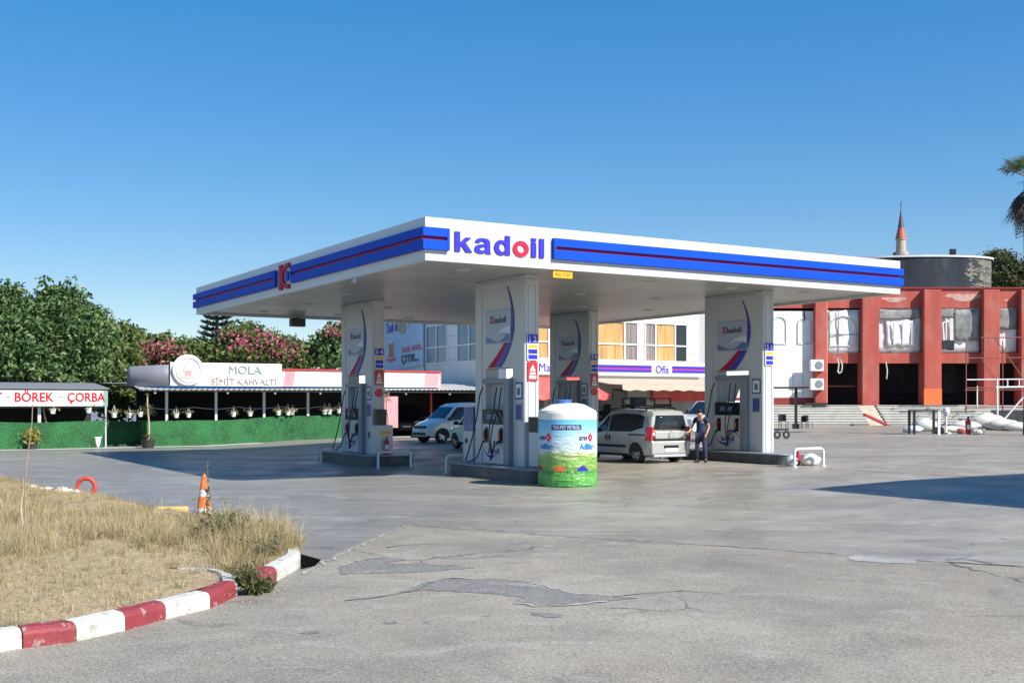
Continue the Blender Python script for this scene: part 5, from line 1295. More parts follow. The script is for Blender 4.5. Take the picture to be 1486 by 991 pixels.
# printed banner on the shaded side wall
bn=thing('banner','pale blue banner with a glass of tea on the shaded shop wall','banner',(CX,CY,z0),ANG)
M['bannerbg']=mat('banner_cloth',(.50,.60,.74),.5,var=.08,scale=.6)
y1,y2=10.6,18.2; zA,zB=4.55-z0,9.0-z0
q=MB(); n=10; v=[]
for i in range(n+1):
    y=y1+(y2-y1)*i/n; sag=.25*(1-i/n)-.12*math.sin(i/n*3.1)
    v+=[(-.14,y,zA+sag),(-.14,y,zB)]
q.add(v,[(2*i,2*i+1,2*i+3,2*i+2) for i in range(n)]); o=q.build('cloth',M['bannerbg'],bn); o.modifiers.new('th','SOLIDIFY').thickness=.03
text('TAZE, NEFİS,',(-.165,12.35,5.95-z0),M['letterred'],bn,w=3.1,h=.50,rz=R(-90),depth=.004,bold=.02,tilt=.05)
text('ÇITIR...',(-.165,12.55,5.22-z0),M['black'],bn,w=2.7,h=.66,rz=R(-90),depth=.004,bold=.03,tilt=.04)
text('Tadı al',(-.165,15.5,7.55-z0),M['deepblue'],bn,w=1.9,h=.75,rz=R(-90),depth=.004,bold=.03,tilt=.08)
q=MB()
def by(p): return (p[0],p[1])
gl_=[(.36,.0),(.42,.25),(.28,.6),(.30,.85),(.40,1.25),(-.40,1.25),(-.30,.85),(-.28,.6),(-.42,.25),(-.36,.0)]
q.mtl(1).prism([(15.6+a*1.25,5.35-z0+c*1.15) for a,c in gl_],'x',-.172,-.164)
q.mtl(0).prism([(15.6+a*1.05,5.40-z0+c*.80) for a,c in gl_],'x',-.176,-.1725)
q.mtl(2).prism([(15.6+.75*math.cos(a),5.30-z0+.17*math.sin(a)) for a in np.linspace(0,6.283,21)[:-1]],'x',-.1635,-.156)
q.build('tea_glass_print',[mat('print_tea',(.55,.12,.03),.4),mat('print_glass',(.55,.62,.68),.3),M['letterred']],bn)
q=MB()
for k in range(5):
    cy_,cz_=11.6+.55*k,8.0-z0-.10*k+.25*math.sin(k); q.mtl(k%2).prism([(cy_+.62*math.cos(a)*(1+.15*math.sin(3*a)),cz_+.42*math.sin(a)) for a in np.linspace(0,6.283,17)[:-1]],'x',-.172-.004*k,-.163-.003*k)
q.build('pastry_print',[mat('print_pastry',(.42,.33,.24),.5,var=.4,scale=3),mat('print_pastry_light',(.58,.52,.44),.5,var=.3,scale=3)],bn)
q=MB().cyl((-.12,10.45,4.3-z0),(-.12,10.45,9.0-z0),.05); q.build('pole',M['grey'],bn)

# ------------------------------------------------------------------ cafe terrace
AX,AY=-18.0,58.5
def CF(L_,d,z=0): # cafe frame
    return (AX+CU*L_-SU*d, AY+SU*L_+CU*d, z)
def lz(L_): x,y,_=CF(L_,0); return gz(x,y)
def Lpx(px): k=(px-743)/F; return (AY*k-AX)/(CU-SU*k)
M['turf']=None
def turf_mat():
    m=mat('artificial_turf',(.014,.10,.032),.9,var=.55,scale=1.1,dirt=(.07,.27,.085),dscale=16,damt=.9,bump=1.0,bscale=60)
    return m
M['turf']=turf_mat()
def turf(La,Lb,d,lab,h=1.32):
    q=MB(); n=max(2,int((Lb-La)/.5)); v=[]
    for i in range(n+1):
        L_=La+(Lb-La)*i/n; x,y,_=CF(L_,d); z=gz(x,y)
        for dd,zz in ((0,-.05),(0,h+.03*math.sin(L_*1.3)),(.16,h+.03*math.sin(L_*1.3)),(.16,-.05)): x2,y2,_=CF(L_,d+dd); v.append((x2,y2,z+zz))
    q.add(v,[(i*4+j,(i+1)*4+j,(i+1)*4+j+1,i*4+j+1) for i in range(n) for j in range(3)]+[(0,1,2,3),(n*4+3,n*4+2,n*4+1,n*4)])
    return tag(q.build('turf_fence',M['turf'],None),lab,'fence','low fences covered with artificial turf')
turf(Lpx(-60),Lpx(150),0,'low bright green turf fence under the red lettered sign')
turf(Lpx(150)-.1,Lpx(213)+.2,1.9,'shaded dark green turf fence set back between two sunny ones')
turf(Lpx(213),Lpx(498),0,'long low green turf fence in front of the white posts and round sign')
q=MB(); 
for L_ in (Lpx(213),): q.add([CF(L_,0,-.05),CF(L_,0,1.34),CF(L_,1.95,1.34),CF(L_,1.95,-.05),CF(L_+.15,.16,-.05),CF(L_+.15,.16,1.34),CF(L_+.15,1.95,1.34),CF(L_+.15,1.95,-.05)],[(0,1,2,3),(7,6,5,4),(1,5,6,2)])
tag(q.build('turf_fence',M['turf'],None),'short turf covered fence end turned back beside the potted yucca','fence','low fences covered with artificial turf')
# pale pavement strip in front of the terrace
sheet('terrace_path',[CF(-14,-1.3)[:2],CF(-14,0.3)[:2],CF(-6,.3)[:2],CF(2,.3)[:2],CF(10,.3)[:2],CF(20,.3)[:2],CF(20,-1.2)[:2],CF(10,-1.2)[:2],CF(2,-1.25)[:2],CF(-6,-1.3)[:2]],.012,mat('path_concrete',(.46,.455,.44),.7,var=.1,dirt=(.33,.32,.31),damt=.5))
# corrugated roof of the terrace
ca=thing('cafe_terrace','long low dark cafe terrace under a pale corrugated roof with white posts','cafe',(AX,AY,0),ANG)
zr=2.93; La,Lb=Lpx(195),18.9
q=MB(); n=220; v=[]
for i in range(n+1):
    L_=La+(Lb-La)*i/n; wv=.028*math.sin(i*2*math.pi/3.0)
    zz=zr+.09*L_/18
    v+=[(L_,-1.15,zz+wv),(L_,1.2,zz+.34+wv),(L_,9.0,zz+.46+wv)]
q.add(v,[(3*i+j,3*i+3+j,3*i+4+j,3*i+1+j) for i in range(n) for j in range(2)]); o=q.build('roof',M['roofsheet'],ca); o.modifiers.new('th','SOLIDIFY').thickness=.02
MB().box(La,Lb,-1.12,-1.07,zr-.10,zr-.03).build('eave_beam',M['black'],ca)
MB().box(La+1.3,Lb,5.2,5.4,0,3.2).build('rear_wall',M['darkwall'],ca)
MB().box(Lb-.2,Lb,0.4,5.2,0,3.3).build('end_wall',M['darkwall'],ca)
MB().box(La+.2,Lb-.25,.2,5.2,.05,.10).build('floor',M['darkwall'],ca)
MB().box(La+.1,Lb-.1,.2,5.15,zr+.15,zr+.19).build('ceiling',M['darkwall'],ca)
for px in (240,312,382,446,563):
    L_=Lpx(px)+.12; q=MB().box(L_-.06,L_+.06,.18,.30,lz(L_),zr+.20); q.box(L_-.25,L_+.06,.2,.28,zr-.06,zr+.02); q.build('post',M['steelwhite'],ca)
q=MB().cyl((Lpx(630),.4,.2),(Lpx(630),.4,zr),.07); q.build('post',M['redtrim'],ca)
q=MB(); pts=[]
for i in range(41):
    L_=Lpx(215)+(Lpx(520)-Lpx(215))*i/40; pts.append((L_,-.06,2.02-.10*abs(math.sin(i*.39))+.02*L_/5))
q.tube(pts,.014,5); q.build('wire',M['midgrey'],ca)
for px in (218,322,390,455,578,641):
    L_=Lpx(px); MB().lathe([(0,.07),(.05,.05),(.07,0),(.05,-.05),(0,-.07)],10,(L_,-1.0,zr-.16)).build('globe_lamp',M['white'],ca)
# tables and chairs in the dark are only hints: table tops
for px in (275,350,410,470):
    L_=Lpx(px)+.6; q=MB().box(-.5,.5,-.4,.4,.74,.78).box(-.05,.05,-.05,.05,.1,.74); o=q.build('cafe_table',M['wood'],None,loc=CF(L_,2.6,lz(L_)),rz=ANG); tag(o,'small dark table inside the shaded cafe terrace','table','tables inside the cafe terrace')
# roof signs
s1=thing('cafe_sign','white cafe sign board with a round tea emblem and faded letters on the cafe roof','sign',(AX,AY,0),ANG)
a,b_=Lpx(240),Lpx(400)
MB().box(a,b_,-1.0,-.85,3.12,4.32).build('sign_board',M['board'],s1,bevel=.02)
text('MOLA',(a+(b_-a)*.66,-1.002,3.98),mat('faded_green_letter',(.22,.32,.25),.6),s1,w=1.75,h=.42,depth=.04,bold=.0)
text('SİMİT KAHVALTI',(a+(b_-a)*.65,-1.002,3.42),mat('faded_grey_letter',(.36,.29,.27),.6),s1,w=3.45,h=.44,depth=.04,bold=.0)
rc=a+.86; rd=MB(); rd.lathe([(0,-.16),(.74,-.16),(.79,-.13),(.79,0.0),(.70,.02)],40,(rc,-1.02,3.93),'y'); rdo=rd.build('round_emblem',M['board'],s1)
q=MB(); zc_=3.90
q.lathe([(.60,-.20),(.64,-.20),(.64,-.16)],36,(rc,-1.02,3.93),'y'); q.build('emblem_ring',mat('emblem_shade',(.56,.53,.48),.6),rdo)
q=MB(); yf=-1.19
q.mtl(1).prism([(rc+.25*math.cos(t_)-.02,zc_+.08+.36*math.sin(t_)) for t_ in np.linspace(-.4,3.54,14)]+[(rc-.16,zc_-.12),(rc+.12,zc_-.12)],'y',yf-.01,yf+.0)
q.mtl(2).prism([(rc-.17,zc_+.30),(rc+.17,zc_+.30),(rc+.12,zc_),(rc+.16,zc_-.30),(rc-.16,zc_-.30),(rc-.12,zc_)],'y',yf-.02,yf-.011)
q.mtl(0).prism([(rc-.12,zc_),(rc+.12,zc_),(rc+.16,zc_-.27),(rc-.16,zc_-.27)],'y',yf-.028,yf-.021)
q.mtl(1).prism([(rc+.30*math.cos(t_),zc_-.36+.06*math.sin(t_)) for t_ in np.linspace(0,6.283,17)[:-1]],'y',yf-.012,yf)
q.build('tea_glass',[M['pinkfade'],mat('emblem_grey',(.46,.44,.40),.6),M['board']],rdo)
s2=thing('fascia_sign','long blank white and pink roof sign with a red top edge','sign',(AX,AY,0),ANG)
a2,b2=Lpx(401),Lpx(628)
MB().box(a2+.02,b2,-.92,-.80,3.14,3.98).build('sign_board',M['board'],s2)
MB().box(a2+.02,b2+.05,-.98,-.78,3.985,4.08).build('red_edge',M['redtrim'],s2)
for x0_,x1_ in ((a2+.06,a2+.75),(b2-1.05,b2-.02)): MB().prism([(x0_,3.16),(x1_-.12,3.16),(x1_,3.96),(x0_+.12,3.96)],'y',-.926,-.921).build('pink_panel',M['pinkfade'],s2)
MB().box(b2+.002,b2+.06,-.95,2.0,3.14,3.98).build('end_panel',M['pinkfade'],s2)
s3=thing('sign_back','grey curved metal parapet on the cafe roof left of the round emblem','parapet',(AX,AY,0),ANG)
q=MB(); v=[]
for i in range(13):
    f=i/12; L_=Lpx(186)+.05+(a-.02-Lpx(186))*f; d_=-.85+1.3*(1-f)**2
    v+=[(L_,d_,3.10),(L_,d_,4.10+.10*f)]
q.smooth=True; q.add(v,[(2*i,2*i+2,2*i+3,2*i+1) for i in range(12)]); q.build('sheet',M['boardgrey'],s3).modifiers.new('th','SOLIDIFY').thickness=.04
# left pavilion with the red lettered sign
lp=thing('snack_pavilion','low snack pavilion with a grey sheet roof at the far left behind the turf fence','pavilion',(AX,AY,0),ANG)
l0,l1=Lpx(-80),Lpx(157)
q=MB(); q.add([(l0,-.35,2.98),(l1,-.35,2.98),(l1,3.5,3.30),(l0,3.5,3.30)],[(0,1,2,3)]); q.build('roof',M['boardgrey'],lp).modifiers.new('th','SOLIDIFY').thickness=.05
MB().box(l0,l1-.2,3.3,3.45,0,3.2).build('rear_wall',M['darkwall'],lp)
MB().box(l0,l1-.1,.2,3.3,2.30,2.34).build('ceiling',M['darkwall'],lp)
MB().box(l1-.12,l1-.04,.18,.26,0,2.95).build('post',M['midgrey'],lp)
L58=Lpx(58); MB().box(L58-.07,L58+.07,.18,.30,.05,2.28).build('post',M['steelwhite'],lp)
s4=thing('lettered_sign','white sign board with big red letters BÖREK - ÇORBA above the left turf fence','sign',(AX,AY,0),ANG)
MB().box(l0,l1-.12,-.30,-.22,2.10,2.86).build('sign_board',M['board'],s4)
MB().box(l1-.30,l1-.08,-.31,-.301,2.10,2.86).build('green_edge',mat('sign_green_edge',(.20,.36,.30),.5),s4)
M['letterred2']=mat('red_sign_letters',(.52,.008,.015),.6,spec=.2)
def seg(t_,pa,pb,z,h,ti=0): la_,lb_=Lpx(pa),Lpx(pb); text(t_,((la_+lb_)/2,-.302,z),M['letterred2'] if t_!='-' else M['grey'],s4,w=lb_-la_,h=h,depth=.012,bold=.025,name='lettering')
zc2=2.53
seg('BÖREK',20,77,zc2+.05,.56); seg('-',84,90,zc2,.05); seg('ÇORBA',96,151,zc2-.05,.56); seg('-',7,14,zc2,.05); seg('T',-6,2,zc2,.44); seg('SİMİ',-52,-9,zc2+.03,.5)
MB().box(Lpx(-60),Lpx(156),-.06,-.02,2.02,2.06).build('rail',M['grey'],lp)
# pots hanging from the wire
def hpot(px, zz, lab, flow=0, d=-.10, sc_=1.0):
    L_=Lpx(px); x,y,_=CF(L_,d); t=thing('hanging_pot',lab,'hanging pot',(x,y,zz),ANG,'pots hanging along the terrace wire')
    MB().lathe([(0,0),(.10,0),(.135,.20),(.15,.21),(.15,.24),(.12,.24),(.11,.2),(0,.19)],14).build('pot',M['whitepot'],t)
    q=MB()
    for k in range(3):
        a_=2.1*k+.4; q.cyl((.13*math.cos(a_),.13*math.sin(a_),.22),(0,0,.56),.008,n=5)
    q.build('cord',M['whitepot'],t)
    c=rng.normal(size=(46,3))*np.array([.16,.16,.07])+np.array([0,0,.27]); quads_mesh('leaves',leaf_quads(c,.07,.4),4,F_WEED if flow else F_YUCCA,t)
    t.scale=(sc_,)*3
hp=[(76,1.72,'white pot hanging under the second half of the red lettered sign'),(128,1.75,'white pot hanging near the right end of the red lettered sign'),(187,1.50,'white pot hanging over the shaded turf fence, left one of a close pair'),(203,1.55,'white pot hanging over the shaded turf fence beside the tall yucca'),(255,1.48,'white pot hanging below the round sign emblem'),(273,1.50,'leafy pot hanging just right of the round sign emblem'),(338,1.52,'leafy pot hanging left of the middle between the first two bare posts'),(362,1.54,'tilting white pot hanging close left of the second bare post'),(403,1.58,'leafy pot hanging alone right of the second bare post'),(417,1.58,'white pot hanging close left of its twin before the third bare post'),(423.5,1.60,'white pot hanging nearest to the third bare post'),(470,1.62,'brownish pot hanging left of the left-hand pylon, first of two'),(477,1.62,'brownish pot hanging left of the left-hand pylon, second of two'),(491,1.66,'white pot hanging touching the outline of the left-hand pylon'),(165,1.52,'white pot hanging in the gap right of the red lettered sign')]
for i,(px,zz,lab) in enumerate(hp): hpot(px,zz,lab,i%2,sc_=.92+.2*random.random())
# potted yuccas
def yucca(px,py,h_,lab,heads,potr=.26,curve=.1,scrub=True):
    X,Y,Z=G(px,py); t=thing('potted_yucca',lab,'potted plant',(X,Y,Z+.012),0)
    MB().lathe([(0,0),(potr*.8,0),(potr,.34),(potr*1.06,.36),(potr*1.06,.40),(potr*.9,.40),(potr*.88,.34),(0,.33)],20).build('pot',M['pot'],t)
    q=MB(); pts=[(curve*math.sin(f*5),.02*math.sin(f*7),.33+(h_-.33)*f) for f in np.linspace(0,1,12)]
    q.tube(pts,[.06-.025*f for f in np.linspace(0,1,12)],8); q.build('trunk',M['palebark'],t)
    v=[]
    def rosette(c,n,l):
        for i in range(n):
            a_=random.random()*6.283; el=random.uniform(-.5,1.3); d=Vector((math.cos(a_)*math.cos(el),math.sin(a_)*math.cos(el),math.sin(el))); s_=Vector((-math.sin(a_),math.cos(a_),0))*.022
            ll=l*(.7+.5*random.random()); m_=c+d*ll*.55; e_=c+d*ll-Vector((0,0,.10*ll))
            for p in (c,m_+s_,e_,m_-s_): v.append(tuple(p))
    for fz,n_,l_ in heads:
        f=fz; rosette(Vector((curve*math.sin(f*5),0,.33+(h_-.33)*f)),n_,l_)
    if scrub: rosette(Vector((0,0,.42)),70,.36)
    quads_mesh('leaves',np.array(v),4,F_YUCCA,t)
yucca(66,651,2.15,'thin crooked potted yucca in front of the left turf fence',[(1,26,.30)],.24,.10,False)
yucca(215,650,2.60,'tall potted yucca with a spiky ruff, at the shaded corner of the turf fence',[(.66,44,.52),(1,8,.2)],.34,.04)
yucca(562,638,2.2,'potted yucca standing right behind the left-hand pylon',[(1,30,.45)],.28,.06)
X,Y,Z=G(46,652); t=thing('potted_shrub','small yellow green potted shrub at the far left of the turf fence','potted plant',(X,Y,Z),0)
MB().lathe([(0,0),(.22,0),(.27,.34),(.29,.38),(0,.36)],18).build('pot',M['pot'],t)
quads_mesh('leaves',leaf_quads(rng.normal(size=(260,3))*np.array([.2,.2,.16])+np.array([0,0,.66]),.10,.45),4,leafmat('yellow_leaf',[(.30,.26,.05),(.42,.36,.08),(.16,.20,.05)]),t)
X,Y,Z=G(143,649.5); q=MB().lathe([(0,0),(.18,0),(.235,.50),(.26,.52),(.26,.56),(.22,.56),(.20,.48),(0,.46)],20); tag(q.build('planter',M['whitepot'],None,loc=(X,Y-.15,Z)),'empty white planter at the corner of the bright turf fence','planter')
# ------------------------------------------------------------------ small far poster under the cafe roof
X,Y,Z=P(567,600,62); q=MB().box(-.42,.42,-.03,.03,-.85,.85); o=q.build('poster_stand',M['pinkfade'],None,loc=(X,Y,1.75),rz=ANG); tag(o,'faded pink menu poster behind the left-hand pylon','poster')
# ------------------------------------------------------------------ red building
YF=86.5; k_=YF/F
def RX(px): return (px-743)*k_
def RZ(py): return H+(584-py)*k_
rbx=RX(1270); rb0=0.6
rb=thing('red_building','derelict two storey red building with torn white tarps in its upper openings','building',(0,YF,0),0)
zt=RZ(419); zf=RZ(587.5)
x0,x1=RX(1040),RX(1600)
pill=[(1180,1197),(1248,1272),(1337,1362),(1423,1446),(1477,1502),(1560,1584)]
b=MB()
b.box(x0,x1,0,.55,RZ(447),zt)                              # cornice wall
b.box(RX(1180),x1,.05,.50,RZ(527),RZ(512))                 # floor beam
b.box(x0,x1,9.5,10,0,zt-.2)                                # rear
b.box(x0,x0+.4,.56,9.5,0,zt-.2); b.box(x1-.4,x1,.56,9.5,0,zt-.2)
b.build('wall',M['terracotta'],rb)
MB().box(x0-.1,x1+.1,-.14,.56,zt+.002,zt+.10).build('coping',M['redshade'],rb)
MB().box(x0+.45,x1-.45,.60,9.4,zt-.5,zt-.3).build('roof',M['stairs'],rb)
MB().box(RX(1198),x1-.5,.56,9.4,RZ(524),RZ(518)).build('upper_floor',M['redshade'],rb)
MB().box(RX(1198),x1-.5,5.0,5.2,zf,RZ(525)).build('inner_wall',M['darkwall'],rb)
MB().box(x0,RX(1181),.004,.50,zf-.02,RZ(451.5)).build('white_wall',M['whitewall'],rb)
MB().box(x0,RX(1180),-.03,.003,RZ(588),RZ(577)).build('red_dado',M['redshade'],rb)
for a,c in pill: 
    q=MB().box(RX(a),RX(c),-.62,-.002,zf-.02,zt-.12); q.box(RX(a),RX(c),-.002,.7,zf-.02,RZ(512)); q.build('pillar',M['terracotta'],rb,bevel=.03)
MB().box(RX(1336.7),RX(1362.3),-.627,-.55,zf,RZ(564)).build('orange_patch',M['orangepaint'],rb)
MB().cyl((RX(1199),-.10,zf),(RX(1199),-.10,RZ(440)),.07,n=10).build('drain_pipe',mat('pale_red_pipe',(.58,.20,.16),.6),rb)
# arches in relief and a blind window
def arch(px,py0,py1,w_,y_,m_,parent,th=.035):
    q=MB(); r=w_/2; zc_=RZ(py0)-r; pts=[]
    for t_ in np.linspace(0,math.pi,14): pts.append((RX(px)+r*math.cos(t_),zc_+r*math.sin(t_)))
    path=[(RX(px)+r,RZ(py1))]+pts+[(RX(px)-r,RZ(py1)),(RX(px)+r,RZ(py1))]
    q.tube([(x,y_,z) for x,z in path],th,5); return q.build('arch_relief',m_,parent)
M['relief']=mat('grey_relief',(.58,.58,.56),.7,var=.1)
arch(1167,462,499,1.0,-.01,M['relief'],rb,.06); arch(1131,460,499,1.0,-.01,M['relief'],rb,.06)
q=MB().tube([(RX(a),-.005,RZ(c)) for a,c in ((1151,575),(1151,541),(1165,541),(1165,575))],.04,5); q.build('blind_door',M['relief'],rb)
q=MB().cyl((RX(1167),-.03,RZ(452)),(RX(1167),-.03,RZ(463)),.05).lathe([(0,-.15),(.10,0),(0,.15)],8,(RX(1167),-.05,RZ(463))); q.build('hook',M['black'],rb)
# upper openings with tarps
def tarp(pxa,pxb,ya,yb,m_,y_=.02,jag=.0,lab='tarp',sub=10,rag=True):
    q=MB(); v=[]; n=sub
    for i in range(n+1):
        f=i/n; x=RX(pxa)+(RX(pxb)-RX(pxa))*f
        d_=random.gauss(0,.05) if rag else 0
        for j in range(7):
            g_=j/6; z=RZ(ya)+(RZ(yb)-RZ(ya))*g_+(d_*g_ if j==6 else 0)-.10*math.sin(f*math.pi)*jag*(1-g_)
            v.append((x,y_+.07*math.sin(f*5+g_*3)+random.gauss(0,.02),z))
    q.smooth=True; q.add(v,[(7*i+j,7*i+j+1,7*i+8+j,7*i+7+j) for i in range(n) for j in range(6)])
    o=q.build(lab,m_,rb); s_=o.modifiers.new('th','SOLIDIFY'); s_.thickness=.03; return o
M['tarpwhite']=mat('white_sheet',(.74,.74,.73),.6,var=.06,scale=.8,dirt=(.45,.45,.45),dscale=.7,damt=.3)
tarp(1197,1248,449.5,513,M['tarpwhite'],.10,rag=False)
a_=arch(1223,458,502,1.95,.0,M['relief'],rb,.04)
q=MB().box(RX(1201),RX(1246),.0,.04,RZ(486),RZ(484.7)).box(RX(1216),RX(1217.5),-.0,.04,RZ(515),RZ(450)); q.build('rope',M['grey'],rb)
tarp(1196,1205,452,512,M['greytarp'],.03)
tarp(1271,1338,447,512,M['tarp'],.12)
tarp(1273,1337,448,463,M['greytarp'],.0,1.0)
tarp(1286,1329,466,503,M['tarpwhite'],-.02)
for px in (1296,1309,1322): 
    q=MB().cyl((RX(px),-.10,RZ(500)),(RX(px),-.10,RZ(468)),.05,n=6); q.build('frame_bar',M['relief'],rb)
tarp(1361,1423,446,511,M['tarpwhite'],.14,rag=False)
tarp(1385,1421,449,494,M['greytarp'],-.03)
tarp(1361,1385,494,507,M['drum'],.0)
tarp(1363,1384,448,460,M['greytarp'],.0)
q=MB().box(RX(1372),RX(1374),-.04,.02,RZ(493),RZ(462)).box(RX(1378),RX(1383),-.06,.02,RZ(494),RZ(462)); q.build('frame_bar',M['relief'],rb)
tarp(1446,1477,444,511,M['tarpwhite'],.14,rag=False)
tarp(1443,1476,446,478,M['greytarp'],-.02)
tarp(1502,1560,447,511,M['tarp'],.10)
q=MB()
for px,py0,py1 in ((1213,520,538),(1218,522,540),(1283,526,550)): q.tube([(RX(px),-.4,RZ(py0)),(RX(px)+.1,-.42,RZ((py0+py1)/2)),(RX(px)+.05,-.4,RZ(py1))],.05,5)
q.tube([(RX(1213),-.4,RZ(538)),(RX(1215.5),-.42,RZ(542)),(RX(1218),-.4,RZ(540))],.06,6); q.build('hanging_cable',M['relief'],rb)
# faded patches on the cornice
for a,c,y0_,y1_ in ((1281,1312,431,438),(1376,1422,426,436),(1440,1446,434,437),(1457,1463,434,437)):
    n=9; q=MB(); pts=[]
    for i in range(26):
        t_=2*math.pi*i/26; f=1+.25*math.sin(3*t_)+.15*random.random(); pts.append((RX((a+c)/2)+(RX(c)-RX(a))/2*f*math.cos(t_),RZ((y0_+y1_)/2)+(RZ(y0_)-RZ(y1_))/2*f*math.sin(t_)))
    q.prism(pts,'y',-.012,-.001); q.build('plaster_scar',mat('pale_patch',(.48,.30,.26),.85,var=.3,scale=2),rb)
# inner doors, grey columns seen in the dark arcade
MB().box(RX(1364),RX(1373),1.5,2.0,zf,RZ(527)).build('inner_column',M['marketgrey'],rb)
MB().box(RX(1200),RX(1247),1.0,1.06,RZ(561),RZ(559)).build('rail',M['rust'],rb)
# terrace and stairs
def stairs(pa,pb,n,top,lab,parent=None):
    t=MB(); ya=YF-.63; run=2.9
    gg=gz(RX(1250),YF-4)-.05
    for i in range(n):
        z1=top-(top-gg)*i/n-.0; t.box(RX(pa),RX(pb),ya-run*(i+1)/n,ya-run*i/n-.001 if i else ya,gg-.1,z1-.03)
    o=t.build('steps',M['stairs'],None); tag(o,lab,'stairs')
    e=MB()
    for i in range(n): 
        z1=top-(top-gg)*i/n; e.box(RX(pa),RX(pb)+.004,ya-run*(i+1)/n-.05,ya-run*i/n-.002,z1-.0295,z1+.012)
    e.build('tread',mat('pale_tread',(.56,.55,.51),.7,var=.12,dirt=(.3,.28,.26),damt=.4),o)
    return o
structure(MB().box(x0,x1,YF-.625,YF+9.4,0.3,zf-.03).build('terrace',M['stairs'],None))
stairs(1100,1241,8,zf-.02,'broad concrete steps in front of the white wall with two air conditioners')
stairs(1266,1424,8,zf-.02,'long dark concrete steps between the beige ramp wall and the scaffold')
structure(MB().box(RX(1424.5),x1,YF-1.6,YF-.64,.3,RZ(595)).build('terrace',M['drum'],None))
q=MB(); ya=YF-.64; q.add([(RX(1222),ya,zf-.03),(RX(1265),ya,zf-.03),(RX(1265),ya-3.05,.45),(RX(1242),ya-3.05,.45),(RX(1222),ya,.3),(RX(1265),ya,.3)],[(0,3,2,1),(0,4,3),(1,2,5),(0,1,5,4)])
tag(q.build('ramp',M['ramp'],None),'sloping beige concrete ramp wall between the two flights of steps','ramp')
q=MB().box(-1.0,1.0,-.2,.2,-.08,.08); o=q.build('red_plank',M['redtrim'],None,loc=(RX(1246),YF-4.2,1.0)); o.rotation_euler=(0,R(24),.1); tag(o,'dark red board leaning on the foot of the ramp','board')
q=MB().box(-.9,.9,-.25,.25,0,.14).box(-.2,1.1,-.3,.2,-.14,-.002); o=q.build('fallen_slab',M['black'],None,loc=(RX(1178),YF-.9,zf+.02),rz=.2); tag(o,'black and white debris lying on the top step below the air conditioners','debris')
for py0,lab in ((531,'upper white air conditioner on the red pillar'),(558,'lower white air conditioner on the red pillar')):
    a=thing('air_conditioner',lab,'air conditioner',(RX(1181),YF-.66,RZ(py0+8)),0,'air conditioners on the red building')
    MB().box(-.48,.48,-.36,0,0,.86).build('casing',M['board'],a,bevel=.02)
    MB().lathe([(.30,-.375),(.30,-.362),(.10,-.37),(0,-.37)],24,(.10,0,.43),'y').build('fan_grille',M['grey'],a)
    MB().box(-.55,-.485,-.34,-.02,.02,.84).build('side_grille',M['midgrey'],a); MB().box(-.4,-.3,-.3,.03,-.1,-.002).build('bracket',M['rust'],a); MB().box(.3,.4,-.3,.03,-.1,-.002).build('bracket',M['rust'],a)
# roof drum behind
dx,dy=(1322-743)*96/F,93.5
q=MB(); zr_=H+(584-379)*95/F
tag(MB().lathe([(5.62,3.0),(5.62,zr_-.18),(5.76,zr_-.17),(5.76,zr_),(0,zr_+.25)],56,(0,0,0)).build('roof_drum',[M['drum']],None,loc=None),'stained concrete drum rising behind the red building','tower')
tag(MB().lathe([(5.79,zr_-.16),(5.83,zr_-.15),(5.83,zr_-.02),(5.77,zr_-.01)],56,(0,0,0)).build('drum_band',mat('drum_pale_band',(.62,.64,.68),.6),None,),'thin pale metal band round the rim of the concrete drum','band')
bpy.data.objects['drum_band'].parent=bpy.data.objects['roof_drum']
for k__ in ('category','label'): del bpy.data.objects['drum_band'][k__]
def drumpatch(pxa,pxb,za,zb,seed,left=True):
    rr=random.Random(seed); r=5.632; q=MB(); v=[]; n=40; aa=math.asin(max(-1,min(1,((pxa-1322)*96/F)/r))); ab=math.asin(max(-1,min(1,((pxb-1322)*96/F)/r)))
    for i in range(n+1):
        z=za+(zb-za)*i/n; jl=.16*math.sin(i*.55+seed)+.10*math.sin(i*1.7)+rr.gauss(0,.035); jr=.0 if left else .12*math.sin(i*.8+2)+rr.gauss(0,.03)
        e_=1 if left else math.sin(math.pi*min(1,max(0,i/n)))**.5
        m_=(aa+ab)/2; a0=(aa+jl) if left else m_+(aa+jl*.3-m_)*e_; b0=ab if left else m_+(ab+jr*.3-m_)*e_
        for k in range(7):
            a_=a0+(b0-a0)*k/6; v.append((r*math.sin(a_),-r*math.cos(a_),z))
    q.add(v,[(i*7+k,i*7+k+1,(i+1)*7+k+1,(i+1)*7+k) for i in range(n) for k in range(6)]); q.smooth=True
    o=q.build('pale_patch',mat('drum_tan_patch',(.17,.155,.125),.85,var=.4,scale=1.2,dirt=(.04,.045,.055),dscale=1.3,damt=.9,stretch=(1,1,.4)),bpy.data.objects['roof_drum']); return o
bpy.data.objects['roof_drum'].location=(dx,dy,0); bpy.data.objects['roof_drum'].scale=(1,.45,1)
drumpatch(1384,1423,9.5,zr_-.2,1); drumpatch(1374,1381,12.0,zr_-.5,4,False)  # tan patches, lighter than the drum, towards its right side
o=MB().box(-.22,.22,-.2,.2,.15,.62).cyl((0,0,0),(0,0,.2),.05).build('roof_lamp',M['black'],None,bevel=.04,loc=((1384-743)*92/F,92.2,zr_+.02)); tag(o,'small black floodlight on the rim of the concrete drum','lamp')
